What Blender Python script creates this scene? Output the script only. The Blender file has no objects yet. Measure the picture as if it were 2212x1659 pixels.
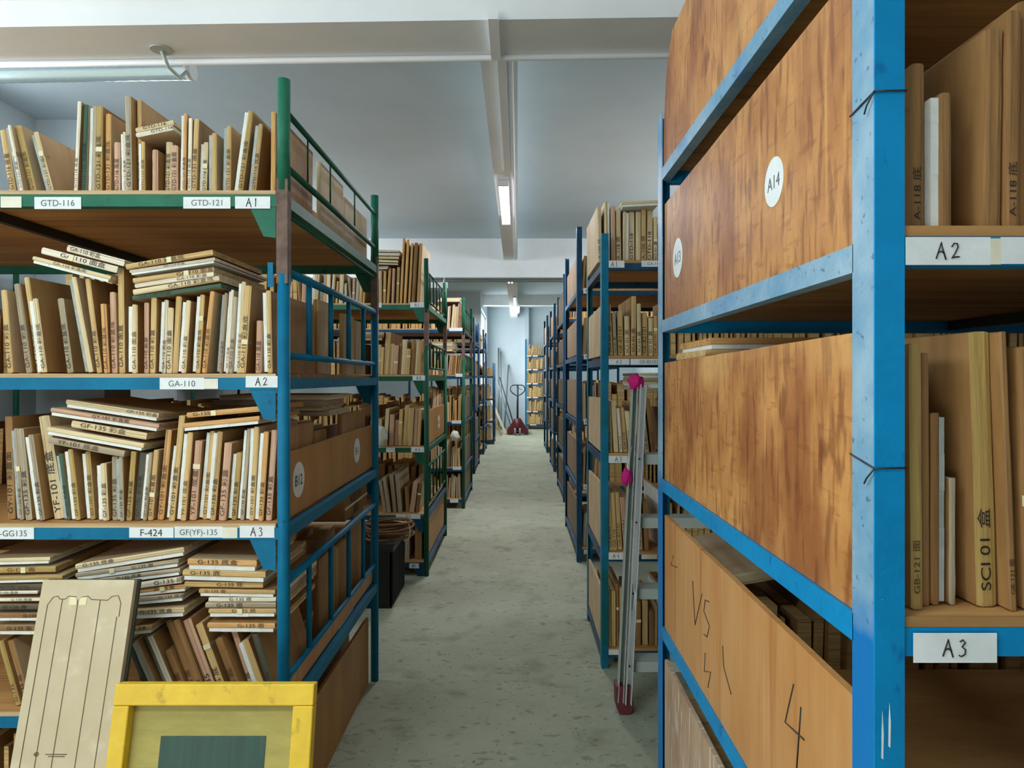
import bpy, bmesh, math, random
from mathutils import Vector, Matrix, Euler

C = bpy.context.scene.collection
SC = bpy.context.scene
F = 1450.0            # focal length in pixels of the 2212 px frame
VX, VY = 1118.0, 816.0  # vanishing point of the aisle
H = 1.43              # eye height

# ------------------------------------------------------------------ camera, light, exposure
cam = bpy.data.cameras.new('camera'); co = bpy.data.objects.new('camera', cam); C.objects.link(co)
co.location = (0, 0, H); co.rotation_euler = (math.pi/2, 0, 0)
cam.sensor_width = 36; cam.lens = 36*F/2212
cam.shift_x = -(VX-1106)/2212; cam.shift_y = -(829.5-VY)/2212
cam.clip_start = 0.05; cam.clip_end = 100
SC.camera = co
SC.view_settings.view_transform = 'Standard'; SC.view_settings.look = 'None'
SC.view_settings.exposure = 0.26; SC.view_settings.gamma = 1; SC.view_settings.use_curve_mapping = False
w = bpy.data.worlds.new('world'); SC.world = w; w.use_nodes = True
bg = w.node_tree.nodes['Background']; bg.inputs[0].default_value = (0.90, 0.96, 1.0, 1); bg.inputs[1].default_value = 0.12

def area_light(name, loc, rot, sx, sy, power, col):
    l = bpy.data.lights.new(name, 'AREA'); l.shape = 'RECTANGLE'; l.size = sx; l.size_y = sy; l.energy = power; l.color = col
    o = bpy.data.objects.new(name, l); C.objects.link(o); o.location = loc; o.rotation_euler = rot
    return o
# daylight through the window of the far side wall; side windows added as fill
area_light('window_daylight', (-1.02, 17.35, 1.95), (0, -math.pi/2, 0), 2.3, 2.9, 95, (0.92, 0.98, 1.0))
FILL_WINS = [(-1, -3.2, -.2, 1.45, 40), (-1, .6, 4.4, 2.45, 95), (-1, 6.4, 9.2, 2.45, 70), (1, -3.2, .6, 2.1, 12), (1, 4.4, 8.6, 2.45, 120)]  # unseen windows, added to brighten the ceiling and rack tops
for i, (sx, ya, yb, zb, pw) in enumerate(FILL_WINS):
    area_light('side_fill_light', (sx*(3.95 if sx < 0 else 3.65), (ya+yb)/2, (zb+3.1)/2), (0, sx*math.pi/2, 0), 3.1-zb, yb-ya, pw, (0.88, 0.95, 1.0))
# unseen upward fill added behind the viewer for beam soffits and shelf undersides
area_light('rear_fill_light', (-2.5, -2.6, .7), (math.radians(125), 0, math.radians(12)), 2.2, 1.2, 55, (1.0, .97, .92))
# ceiling lamps: the one hung under the near beam, the twin one over the aisle, and an unseen pair added near the viewer
area_light('lamp_light', (-.12, 6.35, H+1.60), (0, 0, 0), .1, 1.4, 34, (1, .96, 1.0))
area_light('lamp_light', (-.02, 14.5, H+1.50), (0, 0, 0), .15, 2.4, 60, (.95, 1.0, 1.0))
area_light('lamp_light', (-.12, 10.9, H+1.60), (0, 0, 0), .1, 1.3, 25, (.98, 1.0, 1.0))
area_light('lamp_light', (-1.2, 0.1, H+1.05), (0, 0, math.pi/2), .12, 1.3, 22, (.95, 1.0, .98))  # added without a fixture, brightens the near racks from above
area_light('lamp_light', (-1.2, 0.1, H+1.10), (math.pi, 0, math.pi/2), 0.12, 1.3, 40, (.95, 1.0, .98))  # added up-light without a fixture, brightens the near beam and slab

# ------------------------------------------------------------------ helpers
def L(r, g, b):
    f = lambda c: (c/255/12.92) if c/255 <= .04045 else ((c/255+.055)/1.055)**2.4
    return (f(r), f(g), f(b), 1)

def mat(name, col, rough=.6, metal=0, noise=0, nscale=8, stretch=(1, 1, 1), col2=None, detail=4, bump=0, bscale=30, spec=.5,
        contrast=(.35, .65), coords='Object', trans=0, emit=None, estr=0, extra=None):
    m = bpy.data.materials.new(name); m.use_nodes = True
    nt = m.node_tree; N = nt.nodes; K = nt.links
    b = N['Principled BSDF']; b.inputs['Roughness'].default_value = rough; b.inputs['Metallic'].default_value = metal
    b.inputs['Specular IOR Level'].default_value = spec
    b.inputs['Base Color'].default_value = col
    b.inputs['Transmission Weight'].default_value = trans
    if emit:
        b.inputs['Emission Color'].default_value = emit; b.inputs['Emission Strength'].default_value = estr
    tc = N.new('ShaderNodeTexCoord'); mp = N.new('ShaderNodeMapping'); K.new(tc.outputs[coords], mp.inputs[0])
    mp.inputs['Scale'].default_value = stretch
    oi = N.new('ShaderNodeObjectInfo')
    ad = N.new('ShaderNodeVectorMath'); ad.operation = 'ADD'; K.new(mp.outputs[0], ad.inputs[0])
    sc = N.new('ShaderNodeMath'); sc.operation = 'MULTIPLY'; sc.inputs[1].default_value = 40; K.new(oi.outputs['Random'], sc.inputs[0])
    K.new(sc.outputs[0], ad.inputs[1])
    cur = None
    if col2 is not None:
        n = N.new('ShaderNodeTexNoise'); n.inputs['Scale'].default_value = nscale; n.inputs['Detail'].default_value = detail
        n.inputs['Roughness'].default_value = .65
        K.new(ad.outputs[0], n.inputs[0])
        r = N.new('ShaderNodeValToRGB'); r.color_ramp.elements[0].position = contrast[0]; r.color_ramp.elements[1].position = contrast[1]
        r.color_ramp.elements[0].color = col; r.color_ramp.elements[1].color = col2
        K.new(n.outputs[0], r.inputs[0]); cur = r.outputs[0]
        if extra:   # list of (colour, scale, stretch, lo, hi, strength)
            for (c3, s3, st3, lo, hi, amt) in extra:
                mp3 = N.new('ShaderNodeMapping'); mp3.inputs['Scale'].default_value = st3; K.new(ad.outputs[0], mp3.inputs[0])
                n3 = N.new('ShaderNodeTexNoise'); n3.inputs['Scale'].default_value = s3; n3.inputs['Detail'].default_value = 5
                K.new(mp3.outputs[0], n3.inputs[0])
                mr = N.new('ShaderNodeMapRange'); mr.inputs[1].default_value = lo; mr.inputs[2].default_value = hi; mr.inputs[4].default_value = amt
                K.new(n3.outputs[0], mr.inputs[0])
                mx = N.new('ShaderNodeMix'); mx.data_type = 'RGBA'; K.new(mr.outputs[0], mx.inputs[0]); K.new(cur, mx.inputs[6])
                mx.inputs[7].default_value = c3; cur = mx.outputs[2]
        K.new(cur, b.inputs['Base Color'])
    if bump:
        nb = N.new('ShaderNodeTexNoise'); nb.inputs['Scale'].default_value = bscale; nb.inputs['Detail'].default_value = 5
        K.new(ad.outputs[0], nb.inputs[0])
        bp = N.new('ShaderNodeBump'); bp.inputs['Strength'].default_value = bump; bp.inputs['Distance'].default_value = .01
        K.new(nb.outputs[0], bp.inputs['Height']); K.new(bp.outputs[0], b.inputs['Normal'])
    return m

M = {}
GRIME = (L(70, 50, 32), 30, (.25, 1, 1), .58, .75, .55)
def wood(name, c1, c2):   # edge of a laminated board, streaked along its length (local x)
    return mat(name, L(*c1), .7, col2=L(*c2), nscale=26, stretch=(.12, 1, 2.2), contrast=(.32, .68), bump=.25, bscale=60,
               extra=[(L(96, 70, 44), 55, (.06, 1, 2.5), .56, .66, .6), (L(90, 62, 40), 9, (1, 1, 1), .58, .75, .35)])
TONES = {'pale': ((212, 188, 140), (236, 216, 170)), 'tan': ((194, 158, 98), (222, 188, 126)), 'honey': ((204, 150, 84), (228, 178, 112)),
         'greyish': ((160, 146, 118), (190, 176, 148)), 'pinkish': ((196, 150, 118), (216, 176, 146)), 'brown': ((134, 94, 50), (166, 124, 72)),
         'cream': ((226, 214, 186), (244, 234, 210)), 'dark': ((62, 66, 56), (92, 92, 76)), 'olive': ((166, 134, 72), (194, 164, 96)), 'green': ((52, 84, 66), (70, 104, 84))}
for k, (a, b_) in TONES.items(): M['edge_'+k] = wood('edge_'+k, a, b_)
M['face'] = mat('board_face', L(150, 108, 60), .65, col2=L(180, 138, 84), nscale=5, stretch=(.5, 2, 1), bump=.1,
                extra=[(L(96, 66, 40), 10, (1, 1, 1), .6, .75, .4)])
M['face_pale'] = mat('board_face_pale', L(190, 160, 120), .65, col2=L(212, 186, 148), nscale=5, stretch=(.5, 2, 1), bump=.1,
                extra=[(L(120, 86, 56), 10, (1, 1, 1), .6, .75, .35)])
M['end_board'] = mat('dull_end_board', L(116, 96, 72), .7, col2=L(140, 120, 94), nscale=5, stretch=(1, 2, .5), bump=.1)
M['foam_white'] = mat('foam_white', L(222, 224, 216), .8, col2=L(238, 240, 232), nscale=20, bump=.2)
M['foam_grey'] = mat('foam_grey', L(150, 156, 152), .8, col2=L(178, 184, 178), nscale=20, bump=.2)
M['foam_green'] = mat('foam_green', L(48, 72, 58), .8, col2=L(74, 96, 78), nscale=20, bump=.2)
M['tape'] = mat('tape', L(232, 222, 176), .4)
M['ink'] = mat('ink', L(34, 28, 24), .5)
M['ink_soft'] = mat('ink_soft', L(88, 64, 44), .6)
M['ink_grey'] = mat('ink_grey', L(92, 100, 98), .5)
M['green'] = mat('green_paint', L(24, 98, 74), .5, spec=.3, col2=L(34, 116, 88), nscale=6, bump=.08, extra=[(L(24, 60, 48), 30, (1, 1, 1), .66, .76, .6)])
M['dgreen'] = mat('dark_green_paint', L(22, 78, 56), .55, spec=.22, col2=L(30, 96, 70), nscale=6, bump=.08, extra=[(L(60, 50, 36), 20, (1, 1, 1), .64, .76, .6)])
M['blue'] = mat('blue_paint', L(0, 100, 136), .55, spec=.22, col2=L(0, 118, 156), nscale=6, bump=.08, extra=[(L(10, 50, 90), 28, (1, 1, 1), .66, .76, .6)])
M['azure'] = mat('azure_paint', L(0, 128, 184), .42, spec=.3, col2=L(0, 142, 200), nscale=5, bump=.12, bscale=90,
                 extra=[(L(4, 70, 140), 35, (1, 1, .5), .62, .72, .6), (L(150, 200, 220), 60, (1, 1, 1), .74, .78, .7)])
M['pale_blue'] = mat('pale_blue_paint', L(104, 152, 182), .45, col2=L(150, 180, 198), nscale=5, bump=.15, bscale=120, contrast=(.38, .62),
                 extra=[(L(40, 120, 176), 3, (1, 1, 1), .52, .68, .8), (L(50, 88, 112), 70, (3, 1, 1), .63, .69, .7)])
M['navy'] = mat('dull_blue_paint', L(24, 62, 92), .45, spec=.22, col2=L(34, 82, 116), nscale=6, bump=.08, extra=[(L(30, 36, 40), 16, (1, 1, 1), .6, .76, .6)])
def tone_line(m, z0, z1, col):
    # blue paint is paler above a ragged height, deeper below it
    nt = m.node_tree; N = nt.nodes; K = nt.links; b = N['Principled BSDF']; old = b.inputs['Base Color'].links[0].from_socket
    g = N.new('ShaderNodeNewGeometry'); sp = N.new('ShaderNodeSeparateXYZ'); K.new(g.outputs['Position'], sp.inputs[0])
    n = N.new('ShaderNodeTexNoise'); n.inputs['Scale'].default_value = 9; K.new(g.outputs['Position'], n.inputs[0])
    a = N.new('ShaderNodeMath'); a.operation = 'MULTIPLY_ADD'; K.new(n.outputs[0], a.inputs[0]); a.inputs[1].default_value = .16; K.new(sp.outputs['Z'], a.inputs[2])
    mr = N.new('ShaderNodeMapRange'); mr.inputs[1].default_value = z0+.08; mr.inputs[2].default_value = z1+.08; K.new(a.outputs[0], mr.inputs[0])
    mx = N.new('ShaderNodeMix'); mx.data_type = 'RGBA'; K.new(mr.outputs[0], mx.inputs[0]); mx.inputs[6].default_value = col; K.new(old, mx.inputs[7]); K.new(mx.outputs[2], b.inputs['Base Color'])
tone_line(M['pale_blue'], 1.09, 1.16, L(0, 116, 186))
M['teal'] = mat('teal_paint', L(14, 104, 132), .4, spec=.22, col2=L(22, 124, 156), nscale=6, bump=.1, extra=[(L(18, 90, 72), 4, (1, 1, 1), .5, .65, .7)])
M['rust'] = mat('rusty_steel', L(94, 72, 60), .7, col2=L(124, 100, 86), nscale=25, bump=.3)
M['board_shelf'] = mat('shelf_plywood', L(176, 124, 68), .6, col2=L(206, 156, 94), nscale=4, stretch=(.35, 4, 1), bump=.1,
                       extra=[(L(84, 56, 30), 8, (.2, 3, 1), .55, .7, .6)])
M['shelf_edge'] = mat('shelf_edge', L(176, 146, 104), .7, col2=L(206, 178, 134), nscale=30, stretch=(.1, 1, 3), bump=.2)
M['panel'] = mat('stained_plywood', L(206, 148, 84), .5, col2=L(176, 116, 60), nscale=6, stretch=(1, 1.1, .8), detail=12, contrast=(.38, .62), bump=.15, bscale=25,
                 extra=[(L(136, 74, 38), 3.2, (1, 1.2, .9), .46, .60, .66), (L(112, 58, 28), 26, (1, 1.6, .4), .51, .64, .6), (L(130, 70, 32), 40, (1, .3, 1.8), .58, .68, .4),
                        (L(222, 168, 98), 34, (1, 2.4, .1), .60, .70, .4), (L(104, 48, 22), 9, (1, 1.8, 1), .62, .70, .6), (L(224, 178, 110), 2.4, (1, .6, 2), .58, .70, .45)])
M['panel_light'] = mat('light_plywood', L(204, 152, 96), .5, col2=L(190, 130, 70), nscale=4, stretch=(1, 1.4, .4), detail=6, bump=.08,
                 extra=[(L(164, 98, 46), 9, (1, 2.5, .5), .58, .7, .5), (L(222, 180, 130), 20, (1, 3, .15), .6, .68, .4)])
M['panel_pale'] = mat('whitewashed_plywood', L(170, 136, 106), .6, col2=L(196, 168, 140), nscale=8, stretch=(1, 1.2, .5), detail=6, bump=.08,
                 extra=[(L(226, 220, 208), 24, (1, 2, .5), .58, .64, .7)])
M['panel_brown'] = mat('brown_plywood', L(186, 134, 68), .5, col2=L(166, 116, 54), nscale=4, stretch=(1, 2, .5), detail=5, bump=.05)
M['ply_edge'] = mat('plywood_edge', L(150, 110, 70), .7, col2=L(190, 150, 104), nscale=60, stretch=(3, .1, .1))
M['paper'] = mat('paper', L(236, 240, 240), .55, col2=L(222, 228, 226), nscale=14, bump=.1)
M['paper_old'] = mat('old_paper', L(226, 218, 186), .6, col2=L(236, 234, 220), nscale=14, bump=.1)
M['wire'] = mat('wire', L(52, 58, 66), .45, metal=.6)
M['slab'] = mat('plaster', L(196, 213, 222), .9, col2=L(184, 202, 212), nscale=.7, bump=.12, bscale=12, coords='Object')
M['beam'] = mat('beam_plaster', L(240, 244, 244), .85, col2=L(230, 235, 237), nscale=1.5, bump=.12, bscale=12)
M['wallm'] = mat('wall_plaster', L(198, 210, 216), .9, col2=L(188, 202, 208), nscale=1.2, bump=.15, bscale=10)
M['floor'] = mat('concrete', L(146, 152, 130), .8, col2=L(174, 176, 154), nscale=1.6, detail=10, contrast=(.3, .7), bump=.3, bscale=18, coords='Object',
                 extra=[(L(118, 116, 98), 5, (1, 1, 1), .55, .70, .5), (L(196, 196, 176), 14, (1, 1, 1), .62, .74, .4), (L(92, 88, 72), 26, (.7, 1.3, 1), .60, .68, .5), (L(70, 66, 54), 60, (1, 1, 1), .66, .70, .6)])
M['alu'] = mat('aluminium', L(232, 236, 236), .28, metal=.3)
M['alu_dull'] = mat('dull_aluminium', L(176, 186, 178), .5, metal=.1)
M['redrub'] = mat('dark_red_rubber', L(104, 40, 48), .6)
M['pink'] = mat('magenta_cloth', L(214, 16, 130), .8, bump=.4, bscale=30, col2=L(190, 10, 110))
M['yellow'] = mat('yellow_paint', L(240, 200, 50), .5, col2=L(222, 182, 42), nscale=9, bump=.15, extra=[(L(120, 96, 30), 20, (1, 1, 1), .64, .75, .6)])
M['mesh'] = mat('screen_mesh', L(180, 166, 88), .6, col2=L(160, 148, 76), nscale=6, stretch=(1, 1, 3), bump=.1)
M['greenp'] = mat('green_emulsion', L(40, 80, 66), .5, col2=L(34, 68, 58), nscale=14, stretch=(6, 1, .4))
M['dieboard'] = mat('die_board_face', L(206, 190, 158), .6, col2=L(196, 178, 142), nscale=5, bump=.05,
                    extra=[(L(226, 214, 186), 12, (1, 1, 1), .58, .7, .5), (L(176, 140, 84), 3, (1, 1, 1), .6, .72, .5)])
M['routed'] = mat('routed_groove', L(112, 90, 66), .8)
M['black'] = mat('black_plastic', L(28, 34, 36), .45)
M['cane'] = mat('brown_rope', L(128, 88, 40), .7, col2=L(96, 62, 26), nscale=30)
M['twine'] = mat('pale_twine', L(190, 204, 176), .6)
M['carton'] = mat('cardboard', L(160, 116, 66), .8, col2=L(148, 104, 58), nscale=6)
M['print'] = mat('brown_print', L(70, 30, 20), .7)
M['jack_red'] = mat('dark_red_paint', L(92, 24, 28), .45)
M['jack_dark'] = mat('dark_blue_steel', L(24, 44, 56), .4)
M['wheel'] = mat('grey_wheel', L(140, 130, 132), .5)
M['pole'] = mat('grey_pole', L(104, 116, 118), .5)
M['plank'] = mat('pale_plank', L(196, 186, 160), .7)
M['tube_on'] = mat('lit_tube', L(240, 240, 250), .4, emit=(1.0, .92, 1.0, 1), estr=3.0)
M['tube_soft'] = mat('tube', L(225, 240, 240), .25, emit=(.85, 1.0, 1.0, 1), estr=.45)
M['clear'] = mat('ribbed_clear_cover', L(235, 245, 245), .25, trans=.9)
M['white'] = mat('white_enamel', L(224, 228, 228), .4)
M['trunk'] = mat('white_trunking', L(228, 232, 234), .5)
M['glass'] = mat('window_glass', L(240, 250, 250), .05, trans=1)
M['bag'] = mat('white_bag', L(206, 210, 190), .6, bump=.3)

class MB:
    def __init__(s): s.bm = bmesh.new(); s.mats = []; s.cur = 0
    def use(s, m):
        if m not in s.mats: s.mats.append(m)
        s.cur = s.mats.index(m); return s
    def box(s, x0, x1, y0, y1, z0, z1, mx=None):
        v = [s.bm.verts.new((x, y, z)) for x in (x0, x1) for y in (y0, y1) for z in (z0, z1)]
        if mx is not None:
            for a in v: a.co = mx @ a.co
        for f in ((0, 1, 3, 2), (4, 6, 7, 5), (0, 4, 5, 1), (2, 3, 7, 6), (0, 2, 6, 4), (1, 5, 7, 3)):
            fc = s.bm.faces.new([v[i] for i in f]); fc.material_index = s.cur
        return s
    def prism(s, pts, axis, a0, a1):   # pts 2d polygon, extruded along axis 'x','y','z'
        def P(p, a): return {'x': (a, p[0], p[1]), 'y': (p[0], a, p[1]), 'z': (p[0], p[1], a)}[axis]
        A = [s.bm.verts.new(P(p, a0)) for p in pts]; B = [s.bm.verts.new(P(p, a1)) for p in pts]; n = len(pts)
        fs = [s.bm.faces.new(A), s.bm.faces.new(B[::-1])] + [s.bm.faces.new((A[i], B[i], B[(i+1) % n], A[(i+1) % n])) for i in range(n)]
        for f in fs: f.material_index = s.cur
        return s
    def tube(s, pts, r, seg=12, closed=False):
        pts = [Vector(p) for p in pts]; n = len(pts); rings = []
        prev = None
        for i, p in enumerate(pts):
            if closed: d = pts[(i+1) % n]-pts[i-1]
            else: d = pts[min(i+1, n-1)]-pts[max(i-1, 0)]
            d.normalize()
            u = prev if prev is not None else (Vector((0, 0, 1)) if abs(d.z) < .9 else Vector((1, 0, 0)))
            u = (u-d*u.dot(d)).normalized(); prev = u; v = d.cross(u)
            rings.append([s.bm.verts.new(p+(u*math.cos(2*math.pi*k/seg)+v*math.sin(2*math.pi*k/seg))*r) for k in range(seg)])
        for i in range(n if closed else n-1):
            a, b = rings[i], rings[(i+1) % n]
            for k in range(seg):
                f = s.bm.faces.new((a[k], a[(k+1) % seg], b[(k+1) % seg], b[k])); f.smooth = True; f.material_index = s.cur
        if not closed:
            for ring in (rings[0][::-1], rings[-1]):
                f = s.bm.faces.new(ring); f.material_index = s.cur
        return s
    def disc(s, c, r, axis='x', th=.001, seg=40):
        d = {'x': Vector((th, 0, 0)), 'y': Vector((0, th, 0)), 'z': Vector((0, 0, th))}[axis]
        return s.tube([Vector(c), Vector(c)+d], r, seg)
    def build(s, name, parent=None, bevel=0, loc=None):
        bmesh.ops.recalc_face_normals(s.bm, faces=s.bm.faces)
        me = bpy.data.meshes.new(name); s.bm.to_mesh(me); s.bm.free()
        for m in s.mats: me.materials.append(M[m])
        o = bpy.data.objects.new(name, me); C.objects.link(o)
        if parent: o.parent = parent
        if loc is not None: o.location = loc
        if bevel:
            b = o.modifiers.new('bevel', 'BEVEL'); b.width = bevel; b.segments = 2; b.limit_method = 'ANGLE'
        return o

def mb(m): return MB().use(m)
def tag(o, label, cat, group=None):
    o['label'] = label; o['category'] = cat
    if group: o['group'] = group
    return o
def thing(name, label, cat, loc=(0, 0, 0), group=None):
    o = bpy.data.objects.new(name, None); o.empty_display_size = .05; C.objects.link(o); o.location = loc
    return tag(o, label, cat, group)
def struct(o): o['kind'] = 'structure'; return o
def rel(o, par):   # built in world coordinates: keep it there under a moved parent
    o.parent = par; o.matrix_parent_inverse = Matrix.Translation(-par.location); return o

# ---- lettering meshes (default font), cached
TX = {}
def text_mesh(s, extr=0.0):
    if s in TX: return TX[s]
    cu = bpy.data.curves.new('t', 'FONT'); cu.body = s; cu.size = 1.4; cu.extrude = extr
    o = bpy.data.objects.new('t', cu); C.objects.link(o)
    dg = bpy.context.evaluated_depsgraph_get()
    me = bpy.data.meshes.new_from_object(o.evaluated_get(dg))
    bpy.data.objects.remove(o); bpy.data.curves.remove(cu)
    xs = [v.co.x for v in me.vertices]; ys = [v.co.y for v in me.vertices]
    w_ = max(xs)-min(xs)
    for v in me.vertices: v.co.x -= min(xs); 
    me.name = 'lettering'
    TX[s] = (me, w_); return TX[s]
STR = ['GTD-121 底', 'GTD-121 盒', 'GTD-121 面', 'GTD-116', 'GTD-118', 'GA-110 底', 'GA-110', 'GA-110 面', 'GF-135', 'YF-101', 'GY-101', 'G-135 面', 'G-135', 'G-135 底',
       'A1', 'A2', 'A3', 'A4', 'GTD-116 ', 'GTD-121', 'GA-110 ', 'GF(YF)-135', 'F-424', 'G-GG135', 'A14', 'A13', 'B12', 'B11', 'GE-82101', 'B', 'A-100 底', 'A-118 底',
       'GBT-101 底', 'GB-121 面', 'SCI 01 盒', '214', '4', 'Y S', '5 3', '彩盒包装', '纸箱', 'GTD-121 彩盒底', 'GTD-121 面盒', 'GTD-121 彩盒面', 'GTD-116 底盒', 'GA-110 彩盒底', 'GA-110 面盒', 'GA-110 彩盒', 'GF-135 彩盒', 'YF-101 底盒', 'GY-101 彩盒面', 'G-135 底盒']
for s in STR: text_mesh(s)
def lettering(s, material, parent, origin, xdir, ydir, h, maxw=None, name='lettering'):
    """flat letters; xdir = reading direction, ydir = up of the glyph, h = cap height"""
    me, w_ = text_mesh(s)
    me2 = me.copy(); me2.materials.clear(); me2.materials.append(M[material])
    o = bpy.data.objects.new(name, me2); C.objects.link(o)
    sx = h; sxx = h
    if maxw and w_*h > maxw: sxx = maxw/w_
    X = Vector(xdir).normalized(); Y = Vector(ydir).normalized(); Z = X.cross(Y)
    m = Matrix((X*sxx, Y*h, Z*h)).transposed().to_4x4(); m.translation = Vector(origin)
    o.parent = parent; o.matrix_local = m
    return o

GL = {'A': ([(0, 0), (.12, .35), (.36, 1), (.46, .55), (.66, -.06)], [(.10, .34), (.34, .46), (.58, .30)]),
      '1': ([(.12, .72), (.2, .98), (.18, .5), (.17, 0)],), '2': ([(0, .72), (.16, .95), (.38, .92), (.42, .70), (.22, .32), (.0, .02), (.2, .10), (.52, .12)],),
      '3': ([(.05, .85), (.25, .97), (.42, .80), (.20, .55), (.42, .40), (.40, .12), (.15, -.02), (0, .06)],), '4': ([(.30, 1), (.02, .42), (.5, .38)], [(.40, .68), (.36, -.1)])}
def penned(s, parent, x, y, z, h, r=None):
    m = mb('ink'); r = r or h*.045
    for ch in s:
        if ch == ' ': x += h*.3; continue
        for st in GL[ch]:
            m.tube([(x+px*h*.9, y, z+pz*h) for px, pz in st], r, 6)
        x += h*(.95 if ch == 'A' else .6)
    return m.build('handwriting', parent)

# ------------------------------------------------------------------ the building
B = [-3.73, 3.4]
HS = H+2.0     # slab
struct(mb('floor').box(-3.9, 3.6, -4.2, 19.5, -.12, 0).build('floor'))
struct(mb('slab').box(-3.9, 3.6, -4.2, 19.5, HS, HS+.15).build('ceiling'))
def side_wall(nm, x0, x1, y0, y1, wins, wi):
    m = mb('wallm').box(x0, x1, y0, y1, 3.1, HS); y = y0
    for _, a_, b_, zb, _p in wins: m.box(x0, x1, y, a_, 0, 3.1).box(x0, x1, a_, b_, 0, zb); y = b_
    m.box(x0, x1, y, y1, 0, 3.1); struct(m.build(nm))
    for k_, (_, a_, b_, zb, _p) in enumerate(wins):
        f = mb('white'); xc = (x0+x1)/2; n_ = max(2, round((b_-a_)/.9))
        for q in range(n_+1): yy = a_+(b_-a_-.05)*q/n_; f.box(xc-.02, xc+.02, yy, yy+.05, zb, 3.1)
        for z in (zb, 3.05): f.box(xc-.019, xc+.019, a_, b_, z, z+.05)
        struct(f.build('window_%d' % (wi+k_)))  # frames of the unseen side windows, added for the fill lights
side_wall('wall_left', -3.9, B[0], -4.2, 15.6, [w_ for w_ in FILL_WINS if w_[0] < 0], 2)
side_wall('wall_right', B[1], 3.6, -4.2, 19.5, [w_ for w_ in FILL_WINS if w_[0] > 0], 5)
struct(mb('wallm').box(-3.73, -3.2, 5.2, 5.55, 0, HS).build('trim_1'))
struct(mb('wallm').box(-3.9, -.86, 15.6, 15.8, 0, HS).build('wall_left_rear'))
wl = mb('wallm'); wl.box(-.98, -.86, 15.8, 19.3, 0, .9).box(-.98, -.86, 15.8, 19.3, 3.1, HS).box(-.98, -.86, 15.8, 15.95, .9, 3.1).box(-.98, -.86, 18.8, 19.3, .9, 3.1)
struct(wl.build('wall_left_far'))
struct(mb('wallm').box(-1.0, 3.6, 19.3, 19.5, 0, HS).box(.20, .32, 19.12, 19.3, 0, HS).build('wall_back'))
wf = mb('white')
for y in (15.95, 16.9, 17.85, 18.76): wf.box(-.97, -.92, y, y+.04, .9, 3.1)
wf.box(-.97, -.92, 15.95, 18.8, .9, .94).box(-.97, -.92, 15.95, 18.8, 3.06, 3.1).box(-.97, -.92, 15.95, 18.8, 2.4, 2.44)
wo = struct(wf.build('window_1'))
# beams: one across near the camera (slightly askew), one across far, one along the aisle
b1 = mb('beam'); a = math.radians(1.6); mx = Matrix.Translation((0, 2.84, 0)) @ Matrix.Rotation(-a, 4, 'Z')
b1.box(-3.85, 3.6, -.15, .15, H+1.436, HS, mx); b1.box(-3.85, 3.6, -.23, -.15, H+1.545, HS, mx)
struct(b1.build('ceiling_beam_near'))
struct(mb('beam').box(-3.73, 3.4, 9.64, 9.94, H+1.44, HS).build('ceiling_beam_far'))
struct(mb('beam').box(-3.73, 3.4, 16.2, 16.45, H+1.75, HS).build('ceiling_beam_rear'))
struct(mb('beam').box(-.20, 0.0, 3.02, 9.64, H+1.70, HS).build('ceiling_beam_middle'))
struct(mb('beam').box(-.20, 0.0, 9.94, 19.3, H+1.72, HS).build('ceiling_beam_middle_rear'))
struct(mb('beam').box(-.20, 0.0, -4.0, 2.55, H+1.72, HS).build('ceiling_beam_front'))
t = thing('wiring_duct', 'white wiring duct running under the ceiling beam above the aisle', 'duct', (-.12, 3.1, H+1.66))
rel(mb('trunk').box(-.105, -.06, 3.1, 5.5, H+1.652, H+1.697).build('duct_box'), t)
rel(mb('trunk').tube([(-.035, 3.1, H+1.685), (-.03, 9.6, H+1.685)], .012, 8).build('conduit'), t)
t = thing('wiring_conduit', 'thin pale conduit running along the underside of the near ceiling beam', 'conduit', (0, 2.99, H+1.42))
rel(mb('trunk').tube([(-3.6, 3.08, H+1.42), (3.3, 2.885, H+1.42)], .014, 8).build('conduit'), t)
t = thing('wiring_conduit', 'thin dark conduit strung along the underside of the far ceiling beam', 'conduit', (0, 9.7, H+1.41))
rel(mb('pole').tube([(-3.2, 9.78, H+1.415), (3.0, 9.78, H+1.415)], .02, 8).build('conduit'), t)
t = thing('wiring_duct', 'short wiring duct crossing the underside of the near beam above the aisle', 'duct', (-.08, 2.8, H+1.41))
rel(mb('beam').box(-.115, -.075, 2.62, 2.955, H+1.40, H+1.436).build('duct_box'), t)
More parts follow.
